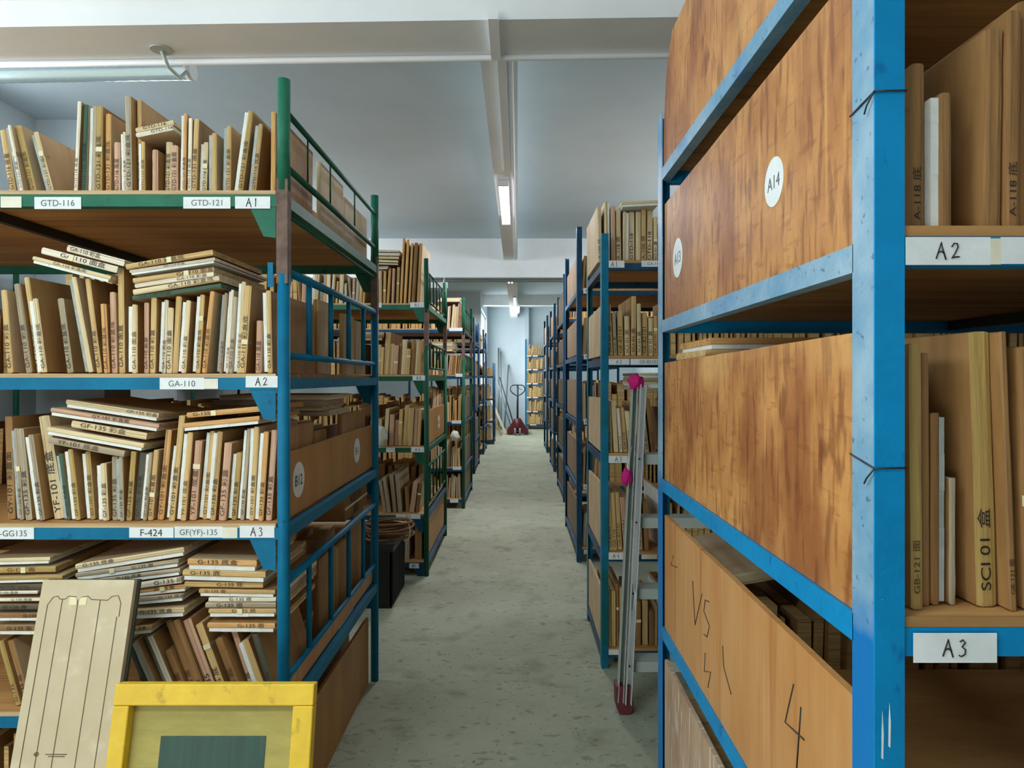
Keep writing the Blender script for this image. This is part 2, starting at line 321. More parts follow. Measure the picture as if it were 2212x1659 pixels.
# lamps
def lamp_long():
    t = thing('fluorescent_lamp', 'fluorescent tube in a clear ribbed cover hung under the near ceiling beam', 'lamp', (-1.45, 3.2, H+1.46))
    x1 = -(VX-418)/F*3.2
    z = H+(816-153)/F*3.2; x0 = x1-1.25
    rel(mb('tube_soft').tube([(x0, 3.24, z-.01), (x1-.02, 3.2, z)], .016).build('tube'), t)
    c = mb('clear')
    pts = []
    n = 48
    for i in range(n+1):
        k = i/n; pts.append((x0+(x1-.03-x0)*k, 3.24-.04*k, z-.004+.004*(i % 2)))
    # open shell: half-round gutter below and around the tube
    prev = None
    for i, p in enumerate(pts):
        r = .040+(.0022 if i % 2 else 0)
        ring = [c.bm.verts.new((p[0], p[1]+r*math.sin(t_), p[2]-r*math.cos(t_))) for t_ in [math.radians(d) for d in range(-120, 121, 20)]]
        if prev:
            for k in range(len(ring)-1): c.bm.faces.new((prev[k], prev[k+1], ring[k+1], ring[k]))
        prev = ring
    co_ = rel(c.build('cover'), t); s_ = co_.modifiers.new('s', 'SOLIDIFY'); s_.thickness = .0015
    rel(mb('white').tube([(x1-.03, 3.2, z), (x1, 3.2, z)], .044, 24).build('end_cap'), t)
    rel(mb('alu_dull').tube([(x1-.015, 3.165, z-.02), (x1-.015, 3.1, H+1.385), (x1-.01, 2.99, H+1.385), (x1-.01, 2.93, H+1.43)], .008).build('hanger'), t)
    rel(mb('alu_dull').tube([(x1-.01, 2.93, H+1.428), (x1-.01, 2.93, H+1.4355)], .045, 20).build('ceiling_rose'), t)
lamp_long()
t = thing('fluorescent_lamp', 'lit twin-tube fluorescent lamp under the beam above the aisle', 'lamp', (-.12, 6.3, H+1.66))
rel(mb('white').box(-.165, -.075, 5.6, 7.1, H+1.655, H+1.70).build('lamp_body'), t)
for x in (-.148, -.095): rel(mb('tube_on').tube([(x, 5.66, H+1.63), (x, 7.04, H+1.63)], .014).build('tube'), t)
for y in (5.62, 7.06): rel(mb('white').box(-.165, -.075, y, y+.03, H+1.61, H+1.655).build('end_cap'), t)
t = thing('fluorescent_lamp', 'lit lamp batten tucked behind the far beam over the aisle', 'lamp', (-.12, 10.9, H+1.66))
rel(mb('white').box(-.165, -.075, 10.2, 11.6, H+1.655, H+1.718).build('lamp_body'), t)
for x in (-.148, -.095): rel(mb('tube_on').tube([(x, 10.25, H+1.635), (x, 11.55, H+1.635)], .014).build('tube'), t)
for i, (x, nm) in enumerate([(-.06, 'topmost of two'), (.02, 'second')]):
    t = thing('fluorescent_lamp', ['white lamp batten hung below the ceiling of the far bay', 'white lamp batten hung beside another in the far bay'][i], 'lamp', (x, 14, H+1.6))
    rel(mb('white').box(x-.03, x+.03, 13.4+i, 14.8+i, H+1.60-.06*i, H+1.64-.06*i).build('lamp_body'), t)
    rel(mb('tube_on').tube([(x, 13.45+i, H+1.58-.06*i), (x, 14.75+i, H+1.58-.06*i)], .014, 8).build('tube'), t)
    rel(mb('white').tube([(x, 14+i, H+1.64-.06*i), (x, 14+i, H+1.72)], .006, 6).build('hanger'), t)
t = thing('fluorescent_lamp', 'short white lamp batten on the far beam above the fourth rack', 'lamp', (-1.0, 9.5, H+1.3))
rel(mb('white').box(-1.5, -.99, 9.48, 9.54, H+1.27, H+1.35).build('lamp_body'), t)
rel(mb('white').tube([(-1.05, 9.51, H+1.35), (-1.05, 9.66, H+1.44)], .01, 8).build('hanger'), t)

# ------------------------------------------------------------------ racks
def plate(rack, x0, x1, yf, z0, z1, txt, ink='ink_grey', frac=.52, old=False, nm='paper_label'):
    p = mb('paper_old' if old else 'paper').box(x0, x1, yf-.0012, yf-.0002, z0, z1).build(nm)
    rel(p, rack); p['label'] = 'white paper label'
    if txt:
        hh = (z1-z0)*frac
        if len(txt) == 2 and txt[0] == 'A' and yf < 6:
            hh *= .95; penned(txt, p, (x0+x1)/2-hh*.75, yf-.0018, (z0+z1)/2-hh*.48, hh); return p
        me, w_ = text_mesh(txt); wd = min(w_*hh, (x1-x0)*.9)
        o = lettering(txt, ink, p, (0, 0, 0), (1, 0, 0), (0, 0, 1), hh, (x1-x0)*.9)
        o.location = ((x0+x1)/2-wd/2, yf-.0018, (z0+z1)/2-hh*.48)
    return p

def rack(label, side, X, y0, y1, length, top, levels, post='tube', pm='blue', bm='blue', rails=None, bars=None, detail=True, bh=.034, postw=.04, tops=None, um=None, um_from=9, gus=True, group=None):
    """side -1: rack stands on the -x side of the aisle (X is its aisle face), +1 on the other"""
    t = thing('storage_rack', label, 'rack', (X+side*length/2, (y0+y1)/2, 0), group)
    r = .018
    xs = [X+side*r, X+side*(length-r)]
    def add(m, nm, lab=None):
        o = rel(m.build(nm), t)
        if lab: o['label'] = lab
        return o
    for i, x in enumerate(xs):
        for j, y in enumerate((y0+r, y1-r)):
            tp = top if not tops else tops[j]
            if post == 'tube':
                m = mb(pm).tube([(x, y, 0), (x, y, min(tp, um_from))], r, 16)
                add(m, 'post')
                if um and tp > um_from:
                    add(mb(um).tube([(x, y, um_from+.24), (x, y, tp)], r*1.02, 16), 'post', 'green upper post')
                    add(mb('rust').box(x-.016, x+.016, y-.016, y+.016, um_from-.03, um_from+.27), 'post_joint', 'rusty square joint')
            else:
                wx, wy, th = postw*.95, postw*1.45, .003
                xa, xb = (x-side*r, x-side*r+side*wx); xa, xb = min(xa, xb), max(xa, xb)
                ya, yb = (y-r, y-r+wy) if j == 0 else (y+r-wy, y+r)
                m = mb(pm)
                yy = ya if j == 0 else yb-th
                m.box(xa, xb, yy, yy+th, 0, tp)            # flange across the front / back
                m.use('pale_blue' if pm == 'azure' else pm)
                xx = min(X, X+side*th) if i == 0 else (X+side*length-th if side > 0 else X+side*length)
                m.box(xx, xx+th, ya+(th if j == 0 else 0), yb-(0 if j == 0 else th), 0, tp)
                add(m, 'post')
    xi, xo = min(xs), max(xs)
    for k, z in enumerate(levels):
        bmk = bm[k] if isinstance(bm, (list, tuple)) else bm
        for y in (y0+.004, y1-.034):
            add(mb(bmk).box(xi, xo, y, y+.03, z-bh, z), 'shelf_beam')
        x_ = X if side > 0 else X-.028
        rm = 'pale_blue' if pm == 'azure' and k >= 3 else ('azure' if pm == 'azure' else bmk)
        if post == 'tube': add(mb(bmk).box(X+side*.018-.014, X+side*.018+.014, y0+.034, y1-.034, z-bh, z), 'side_rail')
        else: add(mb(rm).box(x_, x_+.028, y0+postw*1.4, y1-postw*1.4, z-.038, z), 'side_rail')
        xx = X+side*(length-.018)
        add(mb(bmk).box(xx-.014, xx+.014, y0+.034, y1-.034, z-bh, z), 'side_rail')
        if detail:
            for q in (.33, .66):
                xq = xi+(xo-xi)*q
                add(mb('black').box(xq-.012, xq+.012, y0+.034, y1-.034, z-.03, z-.002), 'cross_brace')
        if post == 'tube':
            a_, b_ = (X-length+.01, X-.002) if side < 0 else (X+.002, X+length-.01)
            a_ += .034; b_ -= .034
            q_ = mb('board_shelf').box(a_, b_, y0+.008, y1-.008, z+.0005, z+.012); q_.use('shelf_edge').box(a_, b_, y0+.003, y0+.0079, z+.0003, z+.0118); add(q_, 'shelf_board')
        else:
            a_, b_ = (X-length+.03, X-.03) if side < 0 else (X+.03, X+length-.03)
            add(mb('board_shelf').box(a_, b_, y0+.004, y1-.004, z+.0005, z+.014), 'shelf_board')
        if gus and post == 'tube' and detail:
            for j, y in enumerate((y0+.006, y1-.010)):
                zz = z-bh
                for sgn, xc in ((side, X+side*.037),):
                    m = mb(bmk); m.prism([(xc, zz), (xc+sgn*.075, zz), (xc+sgn*.035, zz-.085), (xc, zz-.09)], 'y', y, y+.004)
                    add(m, 'gusset')
    for (za, zb, n, rr) in (bars or []):
        x = X+side*.018
        for z in (za, zb):
            add(mb(pm if rr > .006 else 'dgreen').tube([(x, y0+.03, z), (x, y1-.03, z)], rr if z == zb else rr*.8, 10), 'guard_rail')
        for i in range(n):
            y = y0+(y1-y0)*(i+1)/(n+1)
            add(mb(pm if rr > .006 else 'dgreen').tube([(x, y, za), (x, y, zb)], rr*.75, 8), 'guard_bar')
    return t

# left side
L1 = rack('tall green and blue shelving rack holding the GTD-121, GA-110 and GF(YF)-135 shelves', -1, -.657, 1.92, 3.19, 2.9, 2.29, [.46, 1.0, 1.43, 1.955],
          pm='blue', bm=['blue', 'blue', 'blue', 'green'], um='green', um_from=1.73,
          bars=[(1.495, 1.74, 4, .013), (.55, .835, 4, .012)])
# wire guard of the topmost shelf
for z, r in ((2.205, .009), (2.045, .010), (1.905, .006)):
    rel(mb('dgreen').tube([(-.675, 1.95, z), (-.675, 3.15, z)], r, 10).build('guard_rail'), L1)['label'] = 'dark green guard rail'
for y in (2.16, 2.42, 2.78): rel(mb('dgreen').tube([(-.675, y, 2.045), (-.675, y, 2.205)], .003, 8).build('guard_bar'), L1)
for (xa, xb, ya, yb) in ((564, 600, 450, 500), (570, 598, 838, 905), (565, 598, 1160, 1210)): pass
s1 = 1.92/F
def lx(px): return (px-VX)*s1
def lz(py): return H+(VY-py)*s1
def l1plate(x0, x1, y0, y1, txt, **k): return plate(L1, lx(x0), lx(x1), 1.9235, lz(y1), lz(y0), txt, **k)
l1plate(73, 174, 425, 451, 'GTD-116'); l1plate(395, 497, 425, 450, 'GTD-121'); l1plate(507, 583, 424, 450, 'A1', ink='ink', frac=.75)
l1plate(344, 440, 816, 841, 'GA-110'); l1plate(440, 470, 818, 840, '', old=True); l1plate(530, 599, 812, 837, 'A2', ink='ink', frac=.75)
l1plate(-30, 72, 1140, 1165, 'G-GG135'); l1plate(278, 374, 1140, 1162, 'F-424', ink='ink', frac=.7); l1plate(376, 480, 1138, 1162, 'GF(YF)-135'); l1plate(480, 512, 1140, 1163, '', old=True)
l1plate(517, 592, 1136, 1162, 'A3', ink='ink', frac=.75); l1plate(0, 45, 424, 448, '', old=True)
rel(mb('blue').box(-.715, -.70, 1.92, 1.924, 1.69, 1.76).build('bracket'), L1)['label'] = 'loose blue bracket'

GB = [(1.99, 2.20, 5, .008), (1.50, 1.68, 5, .010), (.50, .78, 5, .010)]
L2 = rack('dark green rack standing second on the left of the aisle', -1, -.64, 4.83, 6.1, 3.0, 2.29, [.10, .44, .925, 1.44, 1.955], pm='dgreen', bm=['navy', 'navy', 'dgreen', 'dgreen', 'green'], um='dgreen', um_from=1.66, bars=GB)
def xplate(rk, y, px0, px1, py0, py1, txt, **k):
    s = y/F; return plate(rk, (px0-VX)*s, (px1-VX)*s, y+.0035, H+(VY-py1)*s, H+(VY-py0)*s, txt, **k)
xplate(L2, 4.83, 886, 916, 653, 664, 'A1', ink='ink', frac=.7); xplate(L2, 4.83, 813, 824, 654, 664, '')
xplate(L2, 4.83, 891, 918, 811, 822, 'A2', ink='ink', frac=.7); xplate(L2, 4.83, 888, 916, 966, 977, 'A4', ink='ink', frac=.7); xplate(L2, 4.83, 834, 853, 967, 977, '')
xplate(L2, 4.83, 855, 908, 1111, 1121, 'A4', ink='ink', frac=.7); xplate(L2, 4.83, 884, 905, 1217, 1228, 'A1', ink='ink', frac=.6)
L3 = rack('green rack standing third on the left of the aisle', -1, -.575, 7.33, 8.58, 3.0, 2.31, [.10, .44, .945, 1.45, 1.955], pm='dgreen', bm='navy', um='dgreen', um_from=1.66, bars=[(1.99, 2.20, 4, .008), (1.50, 1.68, 4, .010)], detail=False)
for (a_, b_, c_, d_) in ((970, 1001, 708, 715), (984, 1000, 807, 814), (976, 996, 908, 915), (978, 996, 1008, 1015), (972, 990, 1078, 1086)): xplate(L3, 7.33, a_, b_, c_, d_, '')
L4 = rack('dark blue rack standing fourth on the left of the aisle', -1, -.63, 9.98, 11.2, 1.0, 2.33, [.10, .5, .98, 1.46, 1.955], pm='navy', bm='navy', detail=False, bars=[(1.99, 2.24, 4, .010)])
L5 = rack('dark rack standing fifth on the left, before the last one', -1, -.62, 12.5, 13.6, 1.0, 2.33, [.10, .5, .98, 1.46, 1.955], pm='navy', bm='navy', detail=False, bars=[(1.99, 2.24, 4, .010)])
L6 = rack('short dark rack standing last on the left beside the poles', -1, -.50, 14.4, 15.2, .8, 1.75, [.10, .5, .98, 1.46], pm='navy', bm='navy', detail=False)

# right side
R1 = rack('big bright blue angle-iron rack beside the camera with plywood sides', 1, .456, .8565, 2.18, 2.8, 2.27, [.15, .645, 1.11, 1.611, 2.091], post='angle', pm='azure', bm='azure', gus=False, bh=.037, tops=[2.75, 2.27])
def r1plate(x0, x1, y0, y1, txt, **k):
    s = .8565/F; return plate(R1, (x0-VX)*s, (x1-VX)*s, .858, H+(VY-y1)*s, H+(VY-y0)*s, txt, **k)
r1plate(1957, 2140, 512, 572, 'A2', ink='ink', frac=.62); r1plate(2163, 2330, 512, 570, 'B', ink='ink', frac=.6)
r1plate(1974, 2154, 1368, 1432, 'A3', ink='ink', frac=.6); r1plate(2140, 2163, 515, 571, '', old=True)
R2 = rack('teal angle-iron rack behind the aluminium ladder', 1, .413, 3.30, 4.0, 2.9, 2.14, [.085, .56, 1.045, 1.525, 1.995], post='angle', pm='teal', bm='navy', gus=False, postw=.036, tops=[2.14, 2.10])
s = 3.3
xplate(R2, s, 1307, 1349, 563, 578, 'A1', ink='ink', frac=.75); xplate(R2, s, 1386, 1440, 563, 576, 'GA-110', frac=.5)
xplate(R2, s, 1315, 1360, 775, 788, 'A2', ink='ink', frac=.7); xplate(R2, s, 1362, 1440, 775, 788, 'GE-82101', frac=.55)
xplate(R2, s, 1315, 1358, 985, 1000, 'A3', ink='ink', frac=.75); xplate(R2, s, 1396, 1440, 990, 1000, ''); xplate(R2, s, 1312, 1350, 1194, 1209, 'A4', ink='ink', frac=.7)
xplate(R2, s, 1386, 1420, 1198, 1208, '', old=True); xplate(R2, s, 1312, 1337, 1404, 1415, '')
R3 = rack('tall dark blue rack standing third on the right of the aisle', 1, .46, 5.2, 6.5, 2.8, 2.60, [.10, .59, 1.09, 1.60, 2.105], post='angle', pm='navy', bm='navy', gus=False, tops=[2.60, 2.58], postw=.042)
for (a_, b_, c_, d_) in ((1260, 1280, 622, 634), (1261, 1278, 765, 776), (1261, 1277, 905, 917), (1260, 1275, 1047, 1058), (1261, 1273, 1188, 1197)): xplate(R3, 5.2, a_, b_, c_, d_, 'A1', ink='ink', frac=.6)
R4 = rack('dark blue rack standing fourth on the right of the aisle', 1, .525, 7.7, 8.95, 2.7, 2.62, [.10, .59, 1.09, 1.60, 2.105], post='angle', pm='navy', bm='navy', gus=False, detail=False, tops=[2.62, 2.50])
for (a_, b_, c_, d_) in ((1223, 1229, 684, 691), (1223, 1230, 777, 783), (1223, 1229, 873, 879), (1222, 1228, 971, 978)): xplate(R4, 7.7, a_, b_, c_, d_, '')
R5 = rack('dark blue rack standing fifth on the right of the aisle', 1, .545, 10.2, 11.4, 1.0, 2.56, [.10, .59, 1.09, 1.60, 2.105], post='angle', pm='navy', bm='navy', gus=False, detail=False)
R6 = rack('blue rack standing sixth on the right, next to the end wall rack', 1, .55, 12.8, 14.1, 1.0, 2.62, [.10, .59, 1.09, 1.60, 2.105], post='angle', pm='navy', bm='navy', gus=False, detail=False)
RB = rack('bright blue rack standing against the end wall facing the aisle', 1, .215, 18.6, 19.05, 1.1, 2.50, [.14, .51, .90, 1.28, 1.67, 2.05], post='angle', pm='blue', bm='navy', gus=False, detail=False, tops=[2.50, 2.5])
for z in (.51, .90, 1.28, 1.67, 2.05):
    for x in (.24, .42): plate(RB, x, x+.14, 18.6035, z-.032, z-.002, '')
plate(RB, .34, .52, 18.6035, .11, .138, '')

# ------------------------------------------------------------------ boards
ORD = 'first second third fourth fifth sixth seventh eighth ninth tenth eleventh twelfth thirteenth fourteenth fifteenth sixteenth seventeenth eighteenth nineteenth twentieth'.split()
ORD += ['twenty-'+o for o in ORD[:9]]+['thirtieth']+['thirty-'+o for o in ORD[:9]]+['fortieth']+['forty-'+o for o in ORD[:9]]
SPECS = []
def norm(xa, za, xb, zb): return math.hypot(xb-xa, zb-za)
def spec(xa, za, xb, zb, w_, y, d, tone, foam=None, txt=None, desc='', where='', lying=False, yaw=0, tape=False, face='face'):
    SPECS.append(dict(xa=xa, za=za, xb=xb, zb=zb, w=w_, y=y, d=d, tone=tone, foam=foam, txt=txt, where=where, lying=lying, yaw=yaw, tape=tape, face=face))

def settle(items, gap=.0012):
    """items: dicts xb, xt, h, w (metres, sorted by xb) -> push apart so that neighbours do not cut each other"""
    items.sort(key=lambda i: i['xb'])
    for a_, b_ in zip(items, items[1:]):
        hm = min(a_['h'], b_['h'])
        need = (a_['w']+b_['w'])/2*1.02+gap
        la = (a_['xt']-a_['xb'])/a_['h']; lb = (b_['xt']-b_['xb'])/b_['h']
        d0 = b_['xb']-a_['xb']
        if d0 < need: sh = need-d0; b_['xb'] += sh; b_['xt'] += sh
        dt = (b_['xb']+lb*hm)-(a_['xb']+la*hm)
        if dt < need: b_['xt'] += (need-dt)/hm*b_['h']
        if abs(b_['xt']-b_['xb']) > b_['h']*.5: b_['xt'] = b_['xb']+math.copysign(b_['h']*.5, b_['xt']-b_['xb'])

def rowpx(where, y, zb, items, ox, oy, sc, depth=.42, seed=1, texts=(), fill=None, flip=False, xlim=None):
    """items: (xb, xt, ytop, w, tone, foam) in pixels of an enlarged crop with origin ox, oy and scale sc"""
    rnd = random.Random(seed); out = []
    for it in items:
        xb, xt, yt, w_, tone = it[:5]; foam = it[5] if len(it) > 5 else None
        s = y/F
        X0 = (ox+xb/sc-VX)*s; X1 = (ox+xt/sc-VX)*s; z1 = H+(VY-(oy+yt/sc))*s
        out.append(dict(xb=X0, xt=X1, h=z1-zb, w=w_/sc*s*.94, tone=tone, foam=foam))
    if fill:
        x, xe, hmin, hmax = fill
        while x < xe:
            w_ = rnd.uniform(.014, .030); h = rnd.uniform(hmin, hmax); ln = rnd.uniform(-.02, .02)
            out.append(dict(xb=x+w_/2, xt=x+w_/2+ln, h=h, w=w_, tone=rnd.choice(['tan', 'pale', 'tan', 'greyish', 'honey', 'pale', 'pinkish']), foam=rnd.choice([None, None, 'Lw', None, 'Lg'])))
            x += w_+rnd.uniform(.002, .012)
    settle(out)
    if xlim is not None:     # keep the row inside the posts: slide it back if it was pushed past the limit
        over = max(max(i['xb']+i['w']/2, i['xt']+i['w']/2) for i in out)-xlim
        if over > 0:
            for i in out: i['xb'] -= over; i['xt'] -= over
    n = len(out)
    for i, b_ in enumerate(out):
        k = i if flip else n-1-i
        emit(b_, where, k, y, zb, depth, rnd, texts)

def emit(b_, where, k, y, zb, depth, rnd, texts):
    lean = (b_['xt']-b_['xb'])
    ang = abs(math.atan2(lean, b_['h']))
    lift = b_['w']/2*math.sin(ang)+.0006
    hh = b_['h']
    tx = texts[rnd.randrange(len(texts))] if texts and rnd.random() < (.85 if y > 1 else .5) else None
    spec(b_['xb'], zb+lift, b_['xb']+lean, zb+hh, b_['w'], y+rnd.uniform(.004, .03), depth*rnd.uniform(.82, 1.0), b_['tone'], b_['foam'], tx,
         where=where.replace('#', ORD[k % len(ORD)]), tape=rnd.random() < .12, face='face' if rnd.random() < .7 or y < 1 else 'face_pale')

def rowrand(where, y, zb, x0, x1, hmin, hmax, depth=.4, seed=1, texts=(), side=-1, lean=.02, wmax=.030, gap=.012):
    rnd = random.Random(seed); out = []; x = x0
    while x < x1-.02:
        w_ = rnd.uniform(.014, wmax); h = rnd.uniform(hmin, hmax)
        if rnd.random() < .15: h *= .75
        out.append(dict(xb=x+w_/2, xt=x+w_/2+rnd.uniform(-lean, lean), h=h, w=w_, tone=rnd.choice(['tan', 'pale', 'tan', 'greyish', 'honey', 'pale', 'pinkish', 'brown']), foam=rnd.choice([None, None, None, 'Lw', 'Lg'])))
        x += w_+rnd.uniform(.001, gap)
    settle(out)
    out = [o for o in out if max(o['xb'], o['xt'])+o['w']/2 <= x1 and min(o['xb'], o['xt'])-o['w']/2 >= x0-.01]
    n = len(out)
    for i, b_ in enumerate(out): emit(b_, where, i if side > 0 else n-1-i, y, zb, depth, rnd, texts)

def lie(where, y, items, ox, oy, sc, depth=.4, seed=3, texts=(), z0=None):
    """lying boards from the top of a stack down: (x0, y0, x1, y1, thick, tone, foam) centre line in crop pixels"""
    rnd = random.Random(seed); s = y/F; P = lambda px, py: ((ox+px/sc-VX)*s, H+(VY-(oy+py/sc))*s)
    G = []
    for it in items:
        a_, b_ = P(it[0], it[1]), P(it[2], it[3]); G.append([a_[0], a_[1], b_[0], b_[1], it[4]/sc*s*.94])
    for q in range(len(G)-2, -1, -1):      # from the lowest up
        u, l = G[q], G[q+1]; x0, x1 = max(u[0], l[0]), min(u[2], l[2])
        if x1 <= x0: continue
        zz = lambda g, x: g[1]+(g[3]-g[1])*(x-g[0])/(g[2]-g[0])
        need = (u[4]+l[4])/2/math.cos(math.atan2(u[3]-u[1], u[2]-u[0]))+.0008
        lack = max(need-(zz(u, x)-zz(l, x)) for x in (x0, x1))
        if lack > 0: u[1] += lack; u[3] += lack
    for k, (it, g) in enumerate(zip(items, G)):
        tone = it[5]; foam = it[6] if len(it) > 6 else None
        tx = rnd.choice(texts) if texts and rnd.random() < .9 else None
        spec(g[0], g[1], g[2], g[3], g[4], y+rnd.uniform(0, .012), depth*rnd.uniform(.85, 1), tone, foam, tx,
             where=where.replace('#', 'topmost' if k == 0 else ORD[k]).replace('topmost down', 'topmost'), lying=True, tape=rnd.random() < .2, face='face_pale' if rnd.random() < .5 else 'face')

GT = ['GTD-121 彩盒底', 'GTD-121 面盒', 'GTD-121 彩盒面', 'GTD-116 底盒']; GA = ['GA-110 彩盒底', 'GA-110 面盒', 'GA-110 彩盒']; GFT = ['GF-135 彩盒', 'YF-101 底盒', 'GY-101 彩盒面']; G5 = ['G-135 面', 'G-135 底盒', 'G-135 底']
YF = 1.945
SH = .0125
# shelf A1 of L1
rowpx('standing # from the green post on the GTD-121 shelf', YF, 1.955+SH, [
    (65, -10, 330, 55, 'tan'), (140, 45, 305, 45, 'cream', 'Lg'), (215, 95, 295, 50, 'olive'), (330, 205, 340, 60, 'pale', 'Lg'),
    (540, 570, 120, 30, 'cream'), (585, 600, 135, 40, 'green'), (640, 640, 140, 60, 'greyish', 'Lw'), (705, 705, 150, 50, 'olive'), (765, 765, 200, 45, 'honey'),
    (850, 850, 425, 48, 'pinkish'), (908, 898, 350, 42, 'cream', 'Lw'), (958, 945, 85, 45, 'greyish'), (1003, 992, 88, 34, 'tan'), (1053, 1050, 430, 50, 'tan', 'Lw'), (1150, 1150, 490, 45, 'pinkish'),
    (1212, 1222, 410, 50, 'pale'), (1285, 1285, 450, 50, 'pinkish'), (1345, 1357, 210, 45, 'honey', 'Lw'), (1400, 1410, 250, 30, 'cream'), (1435, 1455, 255, 40, 'tan'),
    (1490, 1480, 420, 60, 'pale', 'Lw'), (1575, 1575, 360, 62, 'tan', 'Lg'), (1672, 1680, 300, 62, 'tan', 'Lg'), (1765, 1848, 190, 68, 'olive', 'Lw'), (1870, 1925, 290, 60, 'tan', 'Lg'),
    (2030, 2035, 205, 36, 'honey')], 0, 180, 3.4563, depth=.42, seed=11, texts=GT)
lie('lying # and tilted across shorter boards on the GTD-121 shelf', YF-.004, [(1005, 345, 1290, 285, 38, 'pale'), (1010, 384, 1288, 326, 36, 'cream')], 0, 180, 3.4563, depth=.28, texts=['GTD-116'])
rowpx('standing # from the blue post on the GA-110 shelf', YF, 1.43+SH, [
    (40, -10, 430, 50, 'tan'), (170, 75, 380, 50, 'greyish'), (240, 140, 330, 42, 'tan'), (305, 235, 500, 72, 'pale', 'Lw'), (475, 400, 490, 50, 'greyish'),
    (640, 510, 335, 62, 'pale', 'Lg'), (712, 620, 345, 42, 'tan'), (772, 745, 535, 45, 'honey'), (820, 805, 445, 45, 'pinkish'), (868, 858, 262, 48, 'tan'),
    (965, 965, 540, 72, 'pale', 'Lw'), (1085, 1085, 530, 36, 'pinkish'), (1126, 1137, 490, 44, 'tan'), (1185, 1208, 505, 55, 'cream', 'Lw'), (1245, 1252, 565, 46, 'pale'), (1292, 1322, 482, 45, 'tan'),
    (1352, 1390, 512, 62, 'pale', 'Lw'), (1442, 1478, 465, 62, 'tan', 'Lw'), (1517, 1580, 445, 38, 'honey'), (1610, 1652, 450, 44, 'greyish', 'Lg'), (1655, 1692, 425, 40, 'cream', 'Lw'), (1700, 1728, 480, 34, 'greyish'),
    (1742, 1782, 366, 55, 'pale', 'Lw'), (1800, 1845, 400, 50, 'tan'), (1905, 1915, 660, 50, 'pinkish'), (1985, 1972, 435, 66, 'tan', 'Lw')], 0, 500, 3.4563, depth=.42, seed=12, texts=GA)
lie('lying # down in the downward tilted pile over the GA-110 shelf', YF-.004, [(492, 120, 920, 235, 52, 'cream'), (292, 135, 860, 282, 52, 'cream'), (232, 205, 815, 355, 54, 'pale', 'Rw')], 0, 500, 3.4563, depth=.3, seed=5, texts=GA)
lie('lying # down in the upward sloping pile over the GA-110 shelf', YF-.006, [(930, 262, 1582, 152, 44, 'tan'), (960, 305, 1600, 210, 40, 'cream', 'Rw'), (975, 370, 1585, 285, 42, 'tan'), (1000, 410, 1590, 320, 34, 'cream'), (985, 455, 1630, 350, 44, 'pale'), (975, 495, 1640, 400, 36, 'green')], 0, 500, 3.4563, depth=.42, seed=6, texts=GA)
rowpx('standing # from the blue post on the GF(YF)-135 shelf', YF, 1.0+SH, [
    (30, 5, 210, 60, 'brown'), (110, 40, 300, 52, 'greyish', 'Lg'), (185, 92, 300, 52, 'greyish'), (290, 200, 345, 66, 'greyish', 'Lw'), (395, 270, 205, 84, 'pale'),
    (470, 405, 490, 50, 'green', 'Lg'), (545, 485, 455, 66, 'olive', 'Lw'), (640, 600, 475, 66, 'olive', 'Lw'), (760, 740, 560, 78, 'pale', 'Lw'), (830, 825, 510, 48, 'greyish'), (890, 880, 510, 54, 'greyish', 'Lg'),
    (945, 980, 470, 42, 'olive'), (1000, 1040, 480, 44, 'dark'), (1048, 1095, 480, 48, 'greyish', 'Lw'), (1096, 1134, 460, 40, 'tan'), (1165, 1228, 310, 48, 'honey'), (1225, 1282, 420, 46, 'greyish', 'Lw'), (1272, 1322, 200, 46, 'tan'),
    (1342, 1388, 325, 70, 'tan', 'Lw'), (1415, 1460, 390, 55, 'pinkish'), (1480, 1540, 320, 68, 'tan', 'Lw'), (1556, 1612, 320, 72, 'tan', 'Lw'), (1645, 1690, 405, 58, 'pinkish'),
    (1708, 1750, 480, 68, 'olive', 'Lw'), (1775, 1828, 300, 50, 'greyish', 'Lw'), (1850, 1888, 285, 64, 'tan', 'Lw'), (1925, 1968, 320, 66, 'honey', 'Lw'), (1992, 2035, 310, 46, 'pinkish')], 0, 840, 3.4563, depth=.42, seed=13, texts=GFT)
lie('lying # down in the sagging pile over the GF(YF)-135 shelf', YF-.004, [(482, 108, 1175, 215, 60, 'pale', 'Rw'), (370, 168, 1180, 292, 60, 'pinkish', 'Rw'), (515, 262, 1080, 358, 54, 'pale'), (335, 312, 1060, 440, 60, 'pale', 'Rw'), (352, 385, 920, 490, 50, 'greyish')], 0, 840, 3.4563, depth=.38, seed=7, texts=GFT)
lie('lying # down of the two orange-brown ones over the GF(YF)-135 shelf', YF-.004, [(1392, 198, 1965, 148, 42, 'honey'), (1360, 288, 1935, 232, 62, 'honey', 'Rw')], 0, 840, 3.4563, depth=.38, seed=8, texts=['G-135'])
# lowest visible shelf of L1
ZB = .46+SH
def low(items): return [(xb+(xb-xt)*(1.0), xt, yt, w_, *r) for xb, xt, yt, w_, *r in items]
rowpx('leaning # from the post on the shelf behind the yellow frame', YF, ZB, [
    (100, -20, 700, 40, 'olive'), (160, 40, 700, 40, 'brown'), (1000, 830, 710, 40, 'dark'), (1062, 878, 700, 50, 'greyish', 'Lg'), (1130, 935, 670, 44, 'greyish', 'Lg'), (1180, 985, 665, 40, 'cream'), (1250, 1100, 760, 46, 'brown'),
    (1305, 1090, 570, 45, 'brown'), (1362, 1150, 560, 48, 'brown'), (1430, 1220, 560, 60, 'pinkish'), (1500, 1300, 590, 50, 'tan'),
    (1610, 1440, 680, 52, 'brown'), (1680, 1520, 640, 40, 'pinkish'), (1755, 1600, 700, 76, 'tan', 'Lw'), (1830, 1680, 650, 44, 'dark')], 0, 1160, 3.0722, depth=.40, seed=14, texts=['G-135', 'G-135 底'])
